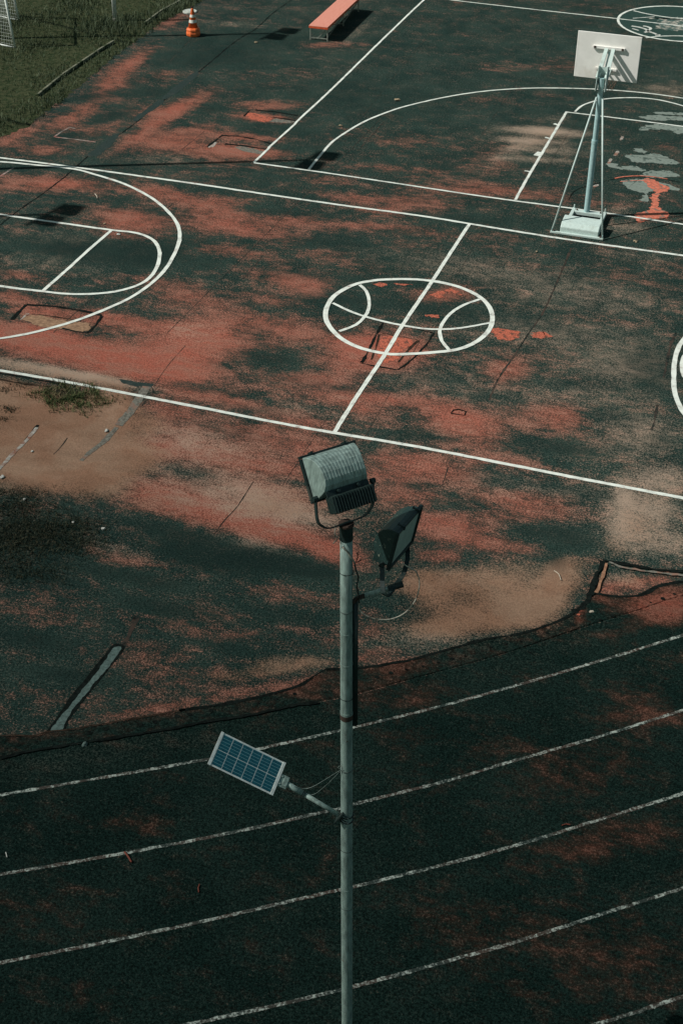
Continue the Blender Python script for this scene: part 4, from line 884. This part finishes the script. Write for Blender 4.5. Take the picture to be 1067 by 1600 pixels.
# ------------------------------------------------------------------ small litter
MPAP = simple('litter_paper', (.5, .5, .46), .8, .2); MLEAF = simple('dry_leaf', (.33, .26, .17), .9, .1); MSTK = simple('reddish_twig', (.16, .05, .035), .9, .1); MPALE = simple('pale_twig', (.42, .37, .30), .9, .1)
def crumple(x, y, r, label, mat=MPAP, name='crumpled_paper', cat='litter', group=None, flat=.55):
    bm = bmesh.new(); r *= .72; bmesh.ops.create_icosphere(bm, subdivisions=2, radius=r)
    for v in bm.verts: v.co *= random.uniform(.55, 1.25); v.co.z = max(-r*.3, v.co.z*flat)
    for v in bm.verts: v.co.z += r*.3+.008
    o = obj(name, bm, mat); o.location = (*g2(x, y), 0); o.rotation_euler.z = random.uniform(0, 6); o.scale = (1.25, .85, 1); return tag(o, label, cat, group)
crumple(167, 674, .065, 'larger white scrap on the pale strip in the sand')
crumple(51, 706, .035, 'tiny white scrap between the pale line and the sand path')
crumple(115, 817, .035, 'small white scrap among the dark weeds edge')
crumple(162, 827, .05, 'flat white scrap where the sand turns dark')
crumple(39, 781, .04, 'white scrap at the upper rim of the dark weeds')
crumple(4, 747, .06, 'white tangled scrap at the lower end of the pale line in sand')
crumple(400, 67, .07, 'pale beige crumpled leaf between the cone and the bench', MLEAF, 'dry_leaf', 'leaf')
crumple(620, 157, .11, 'pale flattened lump left of the big arc on the far court', MLEAF, 'dry_leaf', 'leaf', flat=.3)
crumple(532, 197, .07, 'pale flattened lump close to the end of the far arc', MLEAF, 'dry_leaf', 'leaf', flat=.3)
crumple(164, 350, .04, 'small pale crumb above the left key line', MLEAF, 'dry_leaf', 'leaf'); crumple(186, 367, .055, 'white crumb just inside the rounded left key', MPAP)
crumple(838, 400-6, .04, 'pale crumb on the dark ground below the hoop sideline', MLEAF, 'dry_leaf', 'leaf')
crumple(992, 378, .06, 'pale crumb on the ground right of the hoop stand', MLEAF, 'dry_leaf', 'leaf')
crumple(924, 957, .05, 'pale broken chip at the black gap by the track kerb', MPALE, 'concrete_chip', 'rubble'); crumple(903, 962, .045, 'reddish chip lying on the kerb below the curved gap', MBR, 'concrete_chip', 'rubble')
crumple(133, 1164, .06, 'pale chip on the kerb below the drain slot', MCO, 'concrete_chip', 'rubble')
def twig(px, r, label, mat, name='twig', group=None):
    P3 = [Vector((*g2(*q), r+.012)) for q in px]; o0 = P3[0].copy(); bm = bmesh.new(); tube(bm, [Vector(p) for p in catmull([np.array(p-o0) for p in P3], .04)], r, 6)
    o = obj(name, bm, mat); o.location = o0; return tag(o, label, 'twig', group)
twig([(195,1333),(200,1339),(206,1349)], .012, 'short reddish stick touching the second lane line', MSTK)
twig([(312,1383),(310,1389),(311,1396)], .007, 'thin curved reddish twig in the middle of a lane', MSTK)
twig([(877,1291),(884,1289),(890,1290)], .008, 'orange thin twig just above the third lane line', MSTK)
twig([(865,893),(872,898),(876,908)], .006, 'thin pale curved straw on the sandy patch', MPALE)
twig([(149,304),(152,308),(152.5,311)], .010, 'pale bent straw on the red ground inside the left arc', MPALE)
twig([(10,1333),(12,1341)], .006, 'tiny white straw at the far left of a dark lane', MPAP)

# ------------------------------------------------------------------ sister poles standing left of the view; their lamp shadows reach the court
k_ = 1/math.tan(rad(SUN_EL)); sh = Vector((math.cos(rad(SHADOW_AZ))*k_, math.sin(rad(SHADOW_AZ))*k_, 0))
def tall_pole(blob, label, hgt=10.0):
    base = Vector((blob[0], blob[1], 0))-sh*hgt
    r = empty('tall_light_pole', base); tag(r, label, 'light pole', 'tall light poles left of the court')
    bm = bmesh.new(); tube(bm, [(0, 0, 0), (0, 0, hgt*.5), (0, 0, hgt)], [.08, .07, .055], 20); obj('pole', bm, MPOLE, r, smooth=True)
    bm = bmesh.new(); bar(bm, (-.15, -.75, hgt-.05), (.15, .75, hgt-.05), .06, .06); obj('crossarm', bm, MPOLE, r)
    for s in (-1, 1):
        bm = bmesh.new(); cx_ = Vector((.08*s, .36*s, hgt-.02))
        box(bm, cx_+Vector((.22, 0, .12)), (.42, .62, .22)); box(bm, cx_+Vector((.03, 0, .0)), (.14, .45, .16)); obj('floodlight', bm, MDB, r, bevel=.10)
    return r
tall_pole((-9.75, 2.15), 'tall light pole nearest the left key, throwing the largest blob shadow')
tall_pole((-5.0, 7.65), 'tall light pole whose shadow ends at the far court corner')
tall_pole((-9.75, 17.62), 'tall light pole behind the small goal, shadow ending left of the bench')

# ------------------------------------------------------------------ added cloud, out of view, set towards the sun to shade the track
mcv = NT('shade_cloud_vapour'); pv = mcv.n('ShaderNodeVolumePrincipled'); pv.inputs['Color'].default_value = (.9, .9, .9, 1); pv.inputs['Density'].default_value = .020
mcv.l(pv.outputs[0], mcv.out.inputs['Volume'])
D = 330.0; CX, CY = -17.0, -61.6
cc3 = Vector((CX, CY, 0))+tosun*D
bm = bmesh.new(); bmesh.ops.create_icosphere(bm, subdivisions=5, radius=1)
for v in bm.verts:
    n = v.co.normalized(); f = 1+.035*math.sin(n.x*9+2)*math.cos(n.y*7)+.02*math.sin(n.x*21+n.y*13)+.03*math.sin(n.z*6+n.x*4)
    v.co = Vector((n.x*130, n.y*50, n.z*34))*f
o = obj('cloud', bm, mcv.m, smooth=True); o.location = cc3; o.rotation_euler.z = -.37; tag(o, kind='structure')
